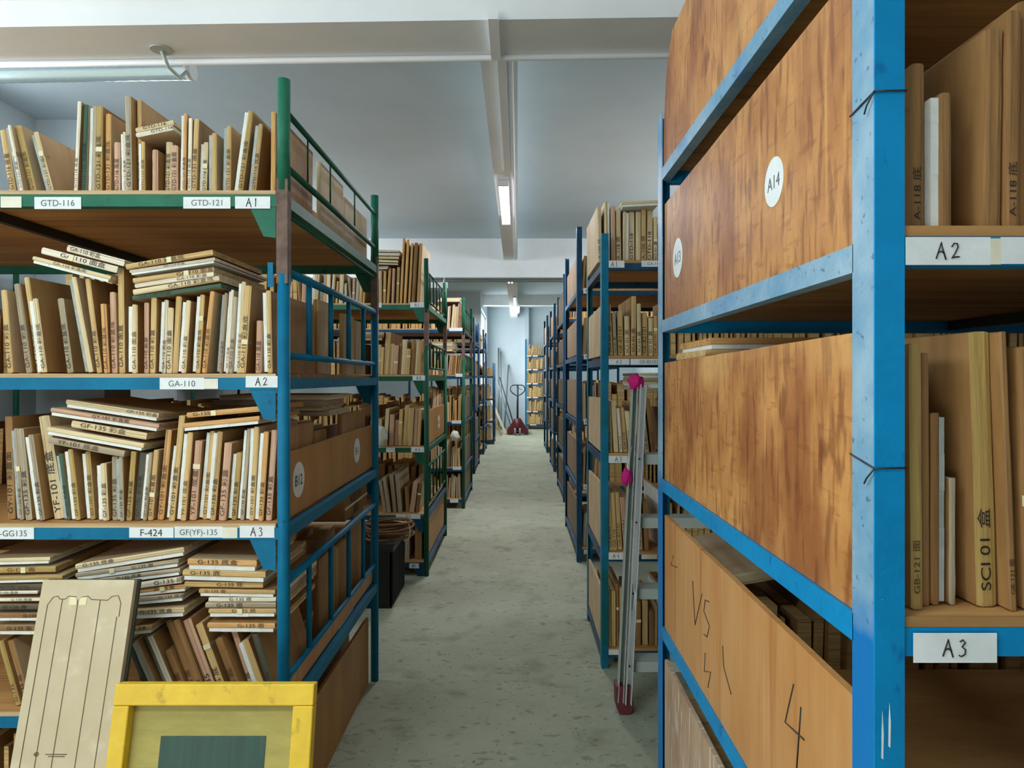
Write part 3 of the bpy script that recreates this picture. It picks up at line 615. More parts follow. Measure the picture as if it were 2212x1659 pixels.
lie('lying # down in the level pile by the post above the yellow frame', YF-.006, [(1240, 182, 1700, 196, 76, 'honey', 'Rw'), (1210, 252, 1760, 268, 72, 'tan', 'Rw'), (1210, 322, 1735, 330, 38, 'tan'),
    (1312, 374, 1820, 382, 50, 'tan', 'Rw'), (1372, 424, 1822, 424, 32, 'cream'), (1352, 462, 1822, 462, 38, 'greyish'), (1372, 512, 1822, 512, 58, 'tan', 'Rw'), (1372, 602, 1822, 606, 64, 'honey', 'Rw')], 0, 1160, 3.0722, depth=.4, seed=9, texts=G5)
lie('lying # down in the middle pile behind the leaning die board', YF-.006, [(492, 215, 1216, 100, 60, 'pale', 'Rw'), (500, 268, 1185, 172, 52, 'greyish', 'Rw'), (590, 308, 1195, 230, 48, 'greyish', 'Rw'), (800, 345, 1200, 290, 44, 'cream'),
    (800, 388, 1222, 345, 50, 'honey', 'Rw'), (800, 440, 1210, 405, 50, 'greyish', 'Rw'), (800, 520, 1222, 500, 62, 'pale', 'Rw'), (800, 635, 1005, 612, 56, 'tan', 'Rw')], 0, 1160, 3.0722, depth=.36, seed=10, texts=G5)
lie('lying # down in the pile at the picture edge behind the die board', YF-.006, [(-120, 172, 318, 160, 46, 'pale', 'Rw'), (-120, 232, 352, 222, 40, 'olive'), (-100, 290, 410, 278, 42, 'olive', 'Rw'),
    (-100, 345, 300, 340, 34, 'dark'), (-100, 375, 240, 372, 22, 'cream'), (-100, 425, 250, 423, 24, 'cream'), (-100, 470, 260, 470, 34, 'dark'), (-100, 540, 270, 540, 50, 'brown', 'Rw'), (-100, 630, 270, 630, 60, 'brown', 'Rw')], 0, 1160, 3.0722, depth=.36, seed=20, texts=G5)
# boards stored from the far side of L1, their broad faces towards the aisle
def ends(where, items, d_desc='face_pale'):
    for k, (x, z, h, th, y, d, tone, ln) in enumerate(items):
        spec(x, z+.001+abs(ln)*.05, x+ln, z+h, th, y, d, tone, None, None, where=where.replace('#', ORD[k % len(ORD)]), face=d_desc)
ends('broad-faced behind the green guard of the top shelf, # from the post', [(-.712, 1.968, .235, .016, 2.40, .31, 'pale', 0), (-.712, 1.968, .20, .016, 2.735, .40, 'pale', 0)])
ends('broad-faced behind the upper blue bars, # from the GA-110 post', [(-.727, 1.443, .27, .02, 2.42, .14, 'tan', 0), (-.76, 1.443, .22, .02, 2.60, .10, 'brown', 0), (-.72, 1.443, .25, .018, 2.74, .18, 'tan', 0), (-.72, 1.443, .24, .018, 2.95, .18, 'tan', 0)])
ends('broad-faced above the B12 panel, # from the post', [(-.727, 1.013, .225, .02, 2.40, .12, 'tan', 0), (-.72, 1.013, .27, .02, 2.72, .40, 'pinkish', 0), (-.78, 1.013, .20, .03, 2.56, .1, 'dark', 0)], 'face')
ends('broad-faced behind the lower blue bars, # from the post', [(-.727, .473, .30, .02, 2.42, .22, 'brown', 0), (-.727, .473, .28, .018, 2.68, .14, 'tan', 0), (-.757, .473, .30, .018, 2.66, .16, 'brown', 0), (-.727, .473, .33, .018, 2.86, .12, 'tan', 0), (-.727, .473, .36, .018, 3.0, .12, 'pinkish', 0)], 'face')
def pile(where, x0, x1, y, d, z, ths, tone=('greyish', 'pale', 'tan'), foams=(None, 'Rw'), seed=1, texts=()):
    rnd = random.Random(seed); n = len(ths)
    for k, th in enumerate(ths):
        dx = rnd.uniform(-.015, .015)
        spec(x0+dx, z+th/2, x1+dx, z+th/2, th*.97, y+rnd.uniform(-.01, .01), d, rnd.choice(tone), rnd.choice(foams), rnd.choice(texts) if texts else None,
             where=where.replace('#', 'topmost' if k == n-1 else ORD[n-1-k]), lying=True, face='face_pale')
        z += th+.0005
pile('# in the pile lying above the B12 panel at the rack end', -1.1, -.70, 2.44, .3, 1.29, [.02, .018, .02, .018], seed=2)
for k in range(1): pass

# L2 (second left rack)
Y2 = 4.85
rowpx('standing # from the post on the top shelf of the second left rack', Y2, 1.955+SH, [(150, 140, 860, 42, 'honey'), (225, 222, 700, 58, 'tan'), (288, 300, 700, 52, 'tan'), (350, 390, 640, 46, 'honey'), (440, 462, 655, 44, 'pinkish'),
    (515, 540, 630, 52, 'tan'), (585, 645, 110, 44, 'honey'), (662, 722, 140, 48, 'honey'), (735, 792, 200, 42, 'honey'), (808, 868, 195, 62, 'brown'), (893, 945, 200, 62, 'honey')], 800, 500, 8.294, depth=.5, seed=21,
    xlim=-.69)
lie('lying # down in the flat pile over the top shelf, second left rack', Y2-.006, [(70, 336, 510, 345, 44, 'cream'), (65, 400, 530, 408, 48, 'cream', 'Rw'), (65, 462, 505, 468, 46, 'pale'), (65, 520, 490, 535, 44, 'pale'), (65, 572, 488, 582, 26, 'cream'), (75, 648, 318, 640, 50, 'greyish', 'Rw')], 800, 500, 8.294, depth=.5, seed=22)
rowrand('standing # in the row seen between the blue bars, second rack top shelf', Y2, 1.955+SH, -1.62, -1.075, .19, .25, seed=23, depth=.4)
rowpx('standing # from the post, second shelf down of the second left rack', Y2, 1.44+SH, [(160, 160, 1140, 40, 'brown'), (190, 205, 1125, 55, 'tan'), (235, 245, 1150, 28, 'tan'), (270, 295, 1000, 55, 'tan'), (318, 333, 1115, 44, 'tan'), (368, 380, 1130, 44, 'pinkish'), (408, 412, 1110, 34, 'brown'),
    (448, 462, 1075, 46, 'pale'), (490, 500, 1165, 42, 'tan'), (540, 545, 1075, 44, 'brown'), (583, 573, 1100, 18, 'cream'), (612, 600, 1080, 46, 'tan')], 780, 500, 4.607, depth=.5, seed=24, xlim=-.69)
pile('# in the dusty pile lying on the second shelf, second left rack', -1.3, -.98, Y2, .5, 1.70, [.02, .02, .02], tone=('greyish', 'brown'), seed=30)
rowpx('standing # from the post, third shelf down of the second left rack', Y2, .925+SH, [(135, 125, 250, 30, 'brown'), (175, 180, 235, 42, 'tan'), (230, 248, 155, 32, 'pale'), (275, 285, 200, 38, 'pinkish'), (312, 316, 245, 34, 'pinkish'), (345, 350, 160, 30, 'tan'), (375, 395, 130, 38, 'tan'), (420, 430, 150, 42, 'tan'), (455, 458, 155, 36, 'pinkish'), (485, 488, 160, 26, 'tan')], 780, 840, 3.607, depth=.5, seed=25, xlim=-.69)
rowpx('leaning # from the post, fourth shelf down of the second left rack', Y2, .44+SH, [(190, 150, 720, 28, 'greyish'), (225, 185, 690, 30, 'greyish'), (265, 235, 670, 30, 'greyish'), (305, 278, 670, 34, 'greyish'), (365, 355, 770, 30, 'brown'), (395, 425, 730, 40, 'pinkish'), (440, 468, 740, 30, 'brown')], 780, 840, 3.607, depth=.5, seed=26, xlim=-.69)
ends('standing on the lowest shelf behind the rope, # from the post', [(-.72, .113, .27, .05, 4.87, .4, 'brown', 0), (-.80, .113, .25, .03, 4.87, .4, 'greyish', 0)], 'face')
for nm, z, h in (('second', 1.453, .25), ('third', .938, .3)):
    rowrand('standing # in the hidden row of the %s shelf behind the blue rack' % nm, Y2, z, -1.55, -1.12, h*.8, h, seed=int(z*100), depth=.4)

# L3, L4
Y3 = 7.35
for (z, nm, hm) in ((1.955, 'top shelf', .29), (1.45, 'second shelf', .24), (.945, 'third shelf', .30), (.44, 'fourth shelf', .3), (.10, 'lowest shelf', .27)):
    rowrand('standing # from the post on the %s of the third left rack' % nm, Y3, z+SH, -.95, -.612, hm*.8, hm, seed=int(300+z*10), depth=.5, lean=.03)
pile('# in the messy pile on the second shelf, third left rack', -.93, -.70, Y3, .5, 1.72, [.022, .022, .02, .02, .02], seed=31, tone=('greyish', 'pale'))
pile('# in the flat pile over the top shelf of the third left rack', -.86, -.62, Y3, .5, 2.262, [.022, .022], seed=32, tone=('pale', 'cream'))
for (z, nm, hm) in ((1.955, 'top shelf', .27), (1.46, 'second shelf', .27), (.98, 'third shelf', .30), (.5, 'fourth shelf', .3)):
    rowrand('standing # from the post on the %s of the fourth left rack' % nm, 10.0, z+SH, -.85, -.667, hm*.8, hm, seed=int(400+z*10), depth=.5, lean=.02)

# R1
YR = .872
rowpx('standing # from the blue post A2 shelf of the big rack', YR, 1.611+.0145, [(450, 450, 335, 88, 'brown', None), (575, 572, 530, 130, 'brown', 'Lw'), (905, 920, 120, 110, 'brown'), (1020, 1030, 20, 90, 'brown'), (1130, 1135, -60, 110, 'brown'), (1250, 1250, 60, 90, 'tan'), (1350, 1350, -40, 80, 'brown')],
      1840, 0, 2.766, depth=.45, seed=41, texts=['A-100 底', 'A-118 底'], flip=True, fill=(.88, 1.5, .28, .4))
rowpx('standing # from the blue post A3 shelf of the big rack', YR, 1.11+.0145, [(422, 410, 500, 76, 'olive'), (512, 505, 555, 62, 'brown'), (600, 602, 925, 90, 'brown', 'Rg'), (690, 690, 1325, 44, 'greyish'), (880, 830, 425, 130, 'olive'), (985, 915, 430, 50, 'brown'), (1100, 1060, 520, 80, 'brown'), (1200, 1180, 620, 80, 'tan')],
      1840, 560, 2.766, depth=.5, seed=42, texts=['GBT-101 底', 'GB-121 面', 'SCI 01 盒'], flip=True, fill=(.85, 1.5, .26, .36))
pile('# in the white-faced pile behind the rack side above the stained panel', .50, .86, 1.74, .32, 1.125, [.034]*11+[.03], tone=('honey', 'tan'), foams=('Rw', 'Rw'), seed=43)
pile('# in the brown pile on the fourth shelf of the big rack', .50, 1.6, .98, .46, .661, [.03, .04, .03, .04], tone=('brown',), foams=(None, None), seed=44)
REST_Y = 1
spec(.52, .925, .80, .975, .03, 1.66, .40, 'pale', None, None, where='leaning on the pile inside the fourth shelf of the big rack', face='face_pale')

# R2
Y4 = 3.315
rowpx('standing # from the teal post on the A1 shelf behind the ladder', 3.36, 1.995+.0145, [(630, 622, 110, 44, 'pale'), (705, 698, 65, 52, 'pale', 'Rw'), (765, 758, 110, 46, 'pinkish'), (822, 815, 140, 50, 'pale'), (888, 890, 165, 58, 'pale', 'Rw'), (950, 950, 165, 56, 'pale'), (1012, 1015, 165, 54, 'pale'), (1070, 1070, 140, 52, 'tan'), (1132, 1137, 150, 60, 'pale'), (1190, 1190, 210, 40, 'pale')],
      1160, 420, 4.607, depth=.55, seed=51, texts=['GTD-118', 'A-118 底', 'A-100 底', 'SCI 01 盒'], flip=True, fill=(.76, 1.2, .2, .28))
lie('lying # across the row on the A1 shelf behind the ladder', Y4-.01, [(845, 98, 1215, 80, 52, 'pale', 'Rw')], 1160, 420, 4.607, depth=.5, seed=52, texts=['GE-82101'])
rowpx('standing # from the teal post on the A2 shelf behind the ladder', Y4, 1.525+.0145, [(735, 712, 1090, 56, 'tan'), (788, 770, 1165, 34, 'greyish'), (842, 832, 1155, 56, 'tan'), (905, 900, 1205, 54, 'pale'), (962, 966, 1010, 50, 'tan'), (1022, 1015, 1085, 44, 'pale'), (1085, 1080, 1170, 58, 'tan'), (1142, 1140, 1225, 50, 'pale'), (1192, 1190, 1200, 40, 'honey')],
      1160, 420, 4.607, depth=.5, seed=53, texts=['GE-82101', 'SCI 01 盒'], flip=True, fill=(.76, 1.2, .2, .3))
rowpx('leaning # from the teal post on the A3 shelf behind the ladder', Y4, 1.045+.0145, [(602, 588, 400, 36, 'tan'), (650, 612, 400, 40, 'pale'), (690, 650, 460, 28, 'cream'), (728, 676, 455, 36, 'tan'), (775, 722, 485, 40, 'pale'), (850, 810, 420, 40, 'tan'), (900, 860, 440, 36, 'greyish'), (955, 905, 380, 36, 'brown')],
      1160, 760, 3.771, depth=.45, seed=54, texts=['GE-82101', 'GA-110'], flip=True, fill=(.74, 1.1, .2, .3))
rowpx('leaning # from the teal post on the A4 shelf behind the ladder', Y4, .56+.0145, [(605, 580, 1120, 34, 'tan'), (640, 605, 1150, 36, 'tan'), (682, 640, 1150, 40, 'tan'), (735, 690, 1190, 46, 'pinkish'), (790, 750, 1200, 36, 'tan'), (850, 830, 1200, 40, 'greyish'), (900, 890, 1220, 36, 'brown')],
      1160, 760, 3.771, depth=.45, seed=55, texts=['GE-82101', 'GA-110'], flip=True, fill=(.72, 1.1, .2, .3))
rowpx('standing # from the teal post on the lowest shelf behind the ladder', Y4, .085+.0145, [(283, 281, 475, 28, 'tan'), (318, 316, 470, 34, 'tan'), (352, 350, 420, 22, 'brown'), (378, 376, 450, 22, 'tan'), (470, 470, 540, 36, 'brown'), (520, 520, 560, 40, 'brown'), (575, 575, 560, 46, 'tan'), (630, 630, 640, 40, 'brown'), (660, 662, 600, 20, 'tan')],
      1240, 1150, 3.685, depth=.45, seed=56, flip=True, fill=(.72, 1.1, .2, .3))
pile('# in the pile lying over the A3 shelf behind the ladder', .60, .98, Y4+.02, .5, 1.365, [.022]*4, seed=57)
for (z, nm, hm) in ((2.105, 'top shelf', .27), (1.60, 'second shelf', .29), (1.09, 'third shelf', .30), (.59, 'fourth shelf', .3), (.10, 'lowest shelf', .27)):
    rowrand('standing # from the post on the %s of the third right rack' % nm, 5.22, z+.0145, .507, .68, hm*.85, hm, seed=int(500+z*10), depth=.5, lean=.02, side=1)
for (z, nm, hm) in ((2.105, 'top shelf', .33), (1.60, 'second shelf', .29), (1.09, 'third shelf', .30), (.59, 'fourth shelf', .3)):
    rowrand('standing # from the post on the %s of the fourth right rack' % nm, 7.72, z+.0145, .575, .70, hm*.85, hm, seed=int(600+z*10), depth=.5, lean=.02, side=1)
    rowrand('standing # from the post on the %s of the sixth right rack' % nm, 12.82, z+.0145, .60, .72, hm*.85, hm, seed=int(700+z*10), depth=.5, lean=.02, side=1)
for (z, nm) in ((2.05, 'top shelf'), (1.67, 'second shelf'), (1.28, 'third shelf'), (.90, 'fourth shelf'), (.51, 'fifth shelf'), (.14, 'lowest shelf')):
    rowrand('standing # from the edge on the %s against the end wall' % nm, 18.61, z+.0145, .27, .70, .23, .30, seed=int(800+z*10), depth=.35, lean=.06 if z > 2 else .03, side=1, wmax=.05, gap=.006)

for (x0, x1, y, dd, zs, hh, tag_) in ((-3.4, -.76, 2.0, .5, (.001,), (.38,), 21), (-3.4, -.76, 2.6, .5, (.001,), (.36,), 22), (-3.3, -.70, 5.0, .9, (.001,), (.05,), 23), (-3.4, -.80, 2.62, .44, (.4725, 1.0125, 1.4425, 1.9675), (.30, .24, .27, .14), 1), (-3.3, -1.60, 4.9, .5, (.4525, .9375, 1.4525, 1.9675), (.33, .33, .26, .24), 2), (-3.3, -.75, 5.5, .45, (.4525, .9375, 1.4525, 1.9675), (.3, .3, .26, .22), 5),
        (-3.3, -.95, 7.4, .5, (.4525, .9575, 1.4625, 1.9675), (.3, .3, .3, .26), 3),
        (.52, 3.1, 1.62, .45, (.166, .661), (.3, .24), 6), (.92, 3.1, 1.62, .45, (1.1245, 1.6255), (.3, .3), 7), (1.22, 3.2, 3.33, .5, (.1, .575, 1.06, 1.54, 2.01), (.3,)*5, 8), (.70, 3.1, 5.25, .5, (.115, .605, 1.105, 1.615, 2.12), (.3,)*5, 9),
        (-1.5, -.70, 12.6, .8, (.113, .513, .993, 1.473, 1.968), (.3,)*5, 24), (-1.2, -.56, 14.45, .6, (.113, .513, .993, 1.473), (.3, .3, .3, .2), 25), (-1.5, -.70, 10.6, .5, (.113, .513, .993, 1.473, 1.968), (.3,)*5, 26), (.60, 1.4, 10.3, .6, (.605, 1.105, 1.615, 2.12), (.3,)*4, 27),
        (.51, 3.1, 5.9, .5, (.605, 1.105, 1.615), (.3,)*3, 10), (.72, 3.1, 7.75, .5, (.605, 1.105, 1.615, 2.12), (.3,)*4, 11)):
    for z, h in zip(zs, hh): rowrand('REST', y, z, x0, x1, h*.8, h, seed=int(tag_*1000+z*10), depth=dd, lean=.01, wmax=.06)
def board_geom(bm, s, mats, mtx, near):
    """a board lying along local x: 0..h, y 0..d, z +-w/2; ragged front edge"""
    h = norm(s['xa'], s['za'], s['xb'], s['zb']); w_ = s['w']; d = s['d']
    rnd = random.Random(int(h*1e5)+int(s['xa']*1e4))
    foam = s['foam']; fr = 0
    lo, hi = -w_/2, w_/2
    if foam:
        fr = .40
        if foam[0] == 'L': hi = w_/2-w_*fr
        else: lo = -w_/2+w_*fr
    n = 6 if near else 1
    rings = []
    for i in range(n+1):
        x = h*i/n; j = (lambda: rnd.uniform(-.0012, .0012)) if near else (lambda: 0)
        e = .0018 if near else 0
        c = [(x, e+abs(j()), lo), (x, abs(j()), lo+(hi-lo)*.25), (x, abs(j()), hi-(hi-lo)*.25), (x, e+abs(j()), hi), (x, d, hi), (x, d, lo)]
        if near and i in (0, n):
            c = [(q[0]+(.0015 if i == 0 else -.0015)*(1 if k in (0, 3) else 0), q[1], q[2]) for k, q in enumerate(c)]
        rings.append([bm.verts.new(mtx @ Vector(q)) for q in c])
    ei, fi = mats
    for a_, b_ in zip(rings, rings[1:]):
        for k in range(6):
            f = bm.faces.new((a_[k], b_[k], b_[(k+1) % 6], a_[(k+1) % 6])); f.material_index = fi if k in (3, 5) else ei
    for ring, rev in ((rings[0], False), (rings[-1], True)):
        f = bm.faces.new(ring[::-1] if rev else ring); f.material_index = ei
    return h, lo, hi

def sizepx(s): return norm(s['xa'], s['za'], s['xb'], s['zb'])*s['w']/(s['y']**2)
SPECS.sort(key=sizepx, reverse=True)
def unseen(s):
    if s['where'] == 'REST' or 'hidden row' in s['where']: return True
    k = F/s['y']; a_, b_ = sorted((VX+s['xa']*k, VX+s['xb']*k)); t_ = VY-(max(s['za'], s['zb'])-H)*k
    if b_ < -20 or a_ > 2230 or t_ > 1670: return True
    return 3.2 < s['y'] < 3.5 and min(s['xa'], s['xb']) > .74
rest = [s for s in SPECS if unseen(s)]
shown = [s for s in SPECS if not unseen(s)]
order = shown+rest
NIND = min(len(shown), 400)
print('IND', NIND, len(shown))
FOAMN = {'w': ('foam_white', 'white foam layer'), 'g': ('foam_grey', 'grey foam layer')}
far_mb = bmesh.new(); far_m = ['edge_tan', 'face']
for i, s in enumerate(order):
    dx, dz = s['xb']-s['xa'], s['zb']-s['za']
    rot = Matrix.Rotation(-math.atan2(dz, dx), 4, 'Y')
    if i >= NIND:
        board_geom(far_mb, s, (0, 1), Matrix.Translation((s['xa'], s['y'], s['za'])) @ rot, False); continue
    near = s['y'] < 5
    bm = bmesh.new(); h, lo, hi = board_geom(bm, s, (0, 1), Matrix.Identity(4), near)
    bmesh.ops.recalc_face_normals(bm, faces=bm.faces)
    me = bpy.data.meshes.new('wooden_board'); bm.to_mesh(me); bm.free()
    me.materials.append(M['edge_'+s['tone']]); me.materials.append(M[s['face']])
    o = bpy.data.objects.new('wooden_board', me); C.objects.link(o)
    o.matrix_world = Matrix.Translation((s['xa'], s['y'], s['za'])) @ rot
    tone = s['tone']
    o['label'] = (tone+' board '+s['where']).strip(); o['category'] = 'board'
    grp = s['where']
    for q in ORD[::-1]+['topmost']: grp = grp.replace(q+' ', '', 1) if (' '+q+' ') in (' '+grp) else grp
    o['group'] = 'boards '+grp[:70]
    if s['foam']:
        mt, lb = FOAMN[s['foam'][1]]
        a_, b_ = (hi+.0003, s['w']/2) if s['foam'][0] == 'L' else (-s['w']/2, lo-.0003)
        f = mb(mt); rnd = random.Random(i)
        n = 5 if near else 1
        xs_ = [.004+(h-.01)*q/n for q in range(n+1)]
        for q in range(n):
            f.box(xs_[q], xs_[q+1], .002+rnd.uniform(0, .0015), s['d']*.97, a_, b_)
        fo = f.build('foam_layer', o); fo['label'] = lb
    if s['txt'] and near:
        wd = hi-lo; th = wd*(.62 if s['y'] > 1 else .5)
        rnd = random.Random(i*7+1)
        lx_ = text_mesh(s['txt'])[1]*th
        if lx_ > h*.85: th *= h*.85/lx_; lx_ = h*.85
        st = h*.06 if not s['lying'] else rnd.uniform(.05, max(.06, .9-lx_/h))*h
        stx = 1.0
        if lx_ < h*.5: stx = min(1.5, h*.6/lx_)
        t_ = lettering(s['txt'], rnd.choice(['ink', 'ink', 'ink_soft']) if s['y'] < 4 else 'ink', o, (st, -.0006, (lo+hi)/2-th*.36), (1, 0, 0), (0, 0, 1), th, name='handwriting')
        t_.scale.x *= stx
    if s['tape'] and near:
        rnd = random.Random(i); x = h*rnd.uniform(.3, .7)
        mb('tape').box(x, x+.014, -.0010, .03, lo-.0008 if s['foam'] and s['foam'][0] == 'R' else lo, hi).build('tape_strip', o)
if len(order) > NIND:
    bmesh.ops.recalc_face_normals(far_mb, faces=far_mb.faces)
    me = bpy.data.meshes.new('distant_boards'); far_mb.to_mesh(me); me.materials.append(M['edge_tan']); me.materials.append(M['face'])
    o = bpy.data.objects.new('distant_boards', me); C.objects.link(o); o['kind'] = 'stuff'
    tag(o, 'small wooden boards packed on the farthest and rearmost shelves', 'boards')
far_mb.free()
print('BOARDS', len(order))

# ------------------------------------------------------------------ plywood side panels
def panel(label, x, y0, y1, zn0, zn1, zf0, zf1, m, th=.012, corner=None, nm='plywood_panel', seed=1):
    """side panel in a y-z plane, zn = height range at the near end, zf at the far end"""
    rnd = random.Random(seed)
    o = mb(m)
    n = 14; top = []
    for i in range(n+1):
        k = i/n; top.append((y0+(y1-y0)*k, zn1+(zf1-zn1)*k+rnd.uniform(-.0008, .0008)))
    if corner:
        top = [p for p in top if p[0] < y1-corner[0]]+[(y1-corner[0], zf1), (y1-corner[0]*.35, zf1-corner[1]*.35), (y1, zf1-corner[1])]
    pts = [(y0, zn0)]+top+[(y1, zf0)]
    o.prism(pts, 'x', x, x+th)
    ob = o.build(nm)
    return tag(ob, label, 'panel')
def sticker(par, x, y, z, r, txt, sgn=-1, squash=1):
    """round paper sticker on the aisle face, sgn: side the face looks to (-1: towards -x)"""
    d = mb('paper').tube([(x, y, z), (x+sgn*.0008, y, z)], r, 48).build('round_sticker', par)
    d['label'] = 'round white sticker'
    hh = r*.62; wd = text_mesh(txt)[1]*hh
    Y = Vector((0, -1, 0)) if sgn < 0 else Vector((0, 1, 0))
    if wd > r*1.3: hh *= r*1.3/wd; wd = r*1.3
    lettering(txt, 'ink_grey' if sgn < 0 else 'ink', d, Vector((x+sgn*.0014, y, z-hh*.5))-Y*wd/2, Y, (0, 0, 1), hh)
XP = .4625
def yat(px): return XP*F/(px-VX)
p = panel('stained plywood side panel with stickers A13 and A14 on the big rack', XP, .925, 2.11, 1.612, 1.992, 1.612, 1.975, 'panel')
sticker(p, XP, yat(1672), H+(816-393)/F*yat(1672), .044, 'A14'); sticker(p, XP, yat(1464), H+(816-557)/F*yat(1464), .0565, 'A13')
panel('topmost stained plywood side panel with a chipped corner on the big rack', XP, .925, 2.13, 2.092, 2.46, 2.092, 2.47, 'panel', corner=(.12, .28), seed=2)
panel('heavily scratched plywood side panel in the middle of the big rack', XP, .925, 2.11, 1.111, 1.492, 1.111, 1.477, 'panel', seed=3)
p = panel('smooth light plywood side panel marked with 4 on the big rack', XP, .925, 2.11, .646, .992, .646, 1.0, 'panel_light', seed=4)
def scrawl(par, x, pts, r=.0011, nm='pen_mark'):
    P = []
    for (px, py) in pts:
        y = XP*F/(px-VX); P.append((x, y, H+(VY-py)*y/F))
    return mb('ink').tube(P, r, 6).build(nm, par)
for pts in ([(1715, 1478), (1697, 1560), (1738, 1598)], [(1731, 1528), (1726, 1600), (1722, 1659)],
            [(1497, 1255), (1502, 1350), (1517, 1283)], [(1532, 1300), (1524, 1296), (1521, 1320), (1533, 1352), (1528, 1376), (1521, 1370)],
            [(1524, 1410), (1522, 1450), (1536, 1452), (1530, 1485)], [(1562, 1395), (1564, 1440), (1572, 1470), (1580, 1500)], [(1455, 1200), (1450, 1220), (1463, 1226)]):
    scrawl(p, XP-.0006, pts, .0012 if pts[0][0] < 1600 else .0016)
panel('whitewashed plywood side panel lowest on the big rack', XP, .925, 2.11, .151, .53, .151, .545, 'panel_pale', seed=5)
for k_, (x, za, zb) in enumerate([(.4655, 1.43-.355-.13, 1.43-.355-.07), (.4745, 1.43-.355-.115, 1.43-.355-.06)]):
    q_ = mb('paper').prism([(x-.0014, za), (x+.001, za-.002), (x+.0016, za+.03), (x, zb), (x-.001, za+.034)], 'y', .8560, .8564).build('paint_scratch'); rel(q_, R1)['label'] = 'white scratch in the paint'
# tie wires round the big rack's post
def tie(label, z, dz):
    m = mb('wire'); x0, x1, ya, yb = .4545, .4955, .8545, .918
    m.tube([(x0, yb, z-dz), (x0, ya, z), (x1, ya, z+.001), (x1, yb, z)], .0012, 8)
    m.tube([(x0-.001, ya-.001, z), (x0-.004, ya+.012, z-.014), (x0-.003, ya+.02, z-.022)], .0011, 8)
    tag(m.build('tie_wire'), label, 'wire')
tie('twisted wire round the big blue post beside the A14 panel', H+(816-198)/F*.8565, .008)
tie('twisted wire round the big blue post beside the scratched panel', H+(816-1012)/F*.8565, -.012)
# panels at the other racks' ends
p = panel('brown plywood panel with stickers B11 and B12 at the rack end', -.692, 1.965, 3.15, 1.0125, 1.205, 1.0125, 1.208, 'panel_brown', th=.010, seed=6)
def ylat(px, X=-.682): return X*F/(px-VX)
sticker(p, -.682, ylat(645), H+(816-1036)/F*ylat(645), .055, 'B12', 1); sticker(p, -.682, ylat(771), H+(816-973)/F*ylat(771), .052, 'B11', 1)
panel('dusty plywood panel standing on the floor under the blue rack end', -.66, 1.98, 3.14, .001, .33, .001, .31, 'panel_brown', th=.012, seed=7).location.x = -.05
panel('narrow board across the blue rack end below the lower bars', -.692, 1.965, 3.15, .4735, .532, .4735, .532, 'panel_light', th=.010, seed=8)
p = panel('plywood panel with a round sticker at the second left rack end', -.675, 4.87, 6.06, .9375, 1.19, .9375, 1.19, 'panel_brown', seed=9)
sticker(p, -.663, 5.65, 1.06, .055, 'B12', 1)
panel('grey plywood panel closing the foot of the second left rack', -.675, 4.87, 6.06, .1125, .40, .1125, .395, 'panel_brown', seed=10)
k = 0
for (X, y0, y1, nm, zs, m) in ((.416, 3.37, 3.93, 'rack behind the ladder', ((1.54, 1.79), (1.06, 1.33), (.575, .90), (.10, .38)), 'face_pale'),
                      (.476, 5.27, 6.43, 'third right rack', ((2.12, 2.40), (1.615, 1.9), (1.105, 1.42), (.605, .93), (.115, .45)), 'end_board'),
                      (.54, 7.77, 8.88, 'fourth right rack', ((2.12, 2.46), (1.615, 1.9), (1.105, 1.42), (.605, .93), (.115, .45)), 'end_board'),
                      (.56, 10.27, 11.33, 'fifth right rack', ((2.12, 2.44), (1.615, 1.9), (1.105, 1.42), (.605, .93), (.115, .45)), 'end_board'),
                      (.565, 12.87, 14.0, 'sixth right rack', ((2.12, 2.46), (1.615, 1.9), (1.105, 1.42), (.605, .93)), 'end_board'),
                      (-.61, 7.40, 8.5, 'third left rack', ((.957, 1.22), (.453, .74), (.113, .40)), 'end_board'),
                      (-.66, 10.05, 11.1, 'fourth left rack', ((.993, 1.28), (.513, .8), (.113, .44)), 'end_board'),
                      (-.66, 12.6, 13.5, 'fifth left rack', ((1.473, 1.74), (.993, 1.28), (.513, .8)), 'end_board')):
    for j, (a_, b_) in enumerate(zs):
        k += 1
        panel('plain board closing the end of the %s, %s from the top' % (nm, ORD[j]), X, y0, y1, a_, b_, a_, b_-.01, m, nm='plywood_panel', seed=k)['group'] = 'end boards of the '+nm

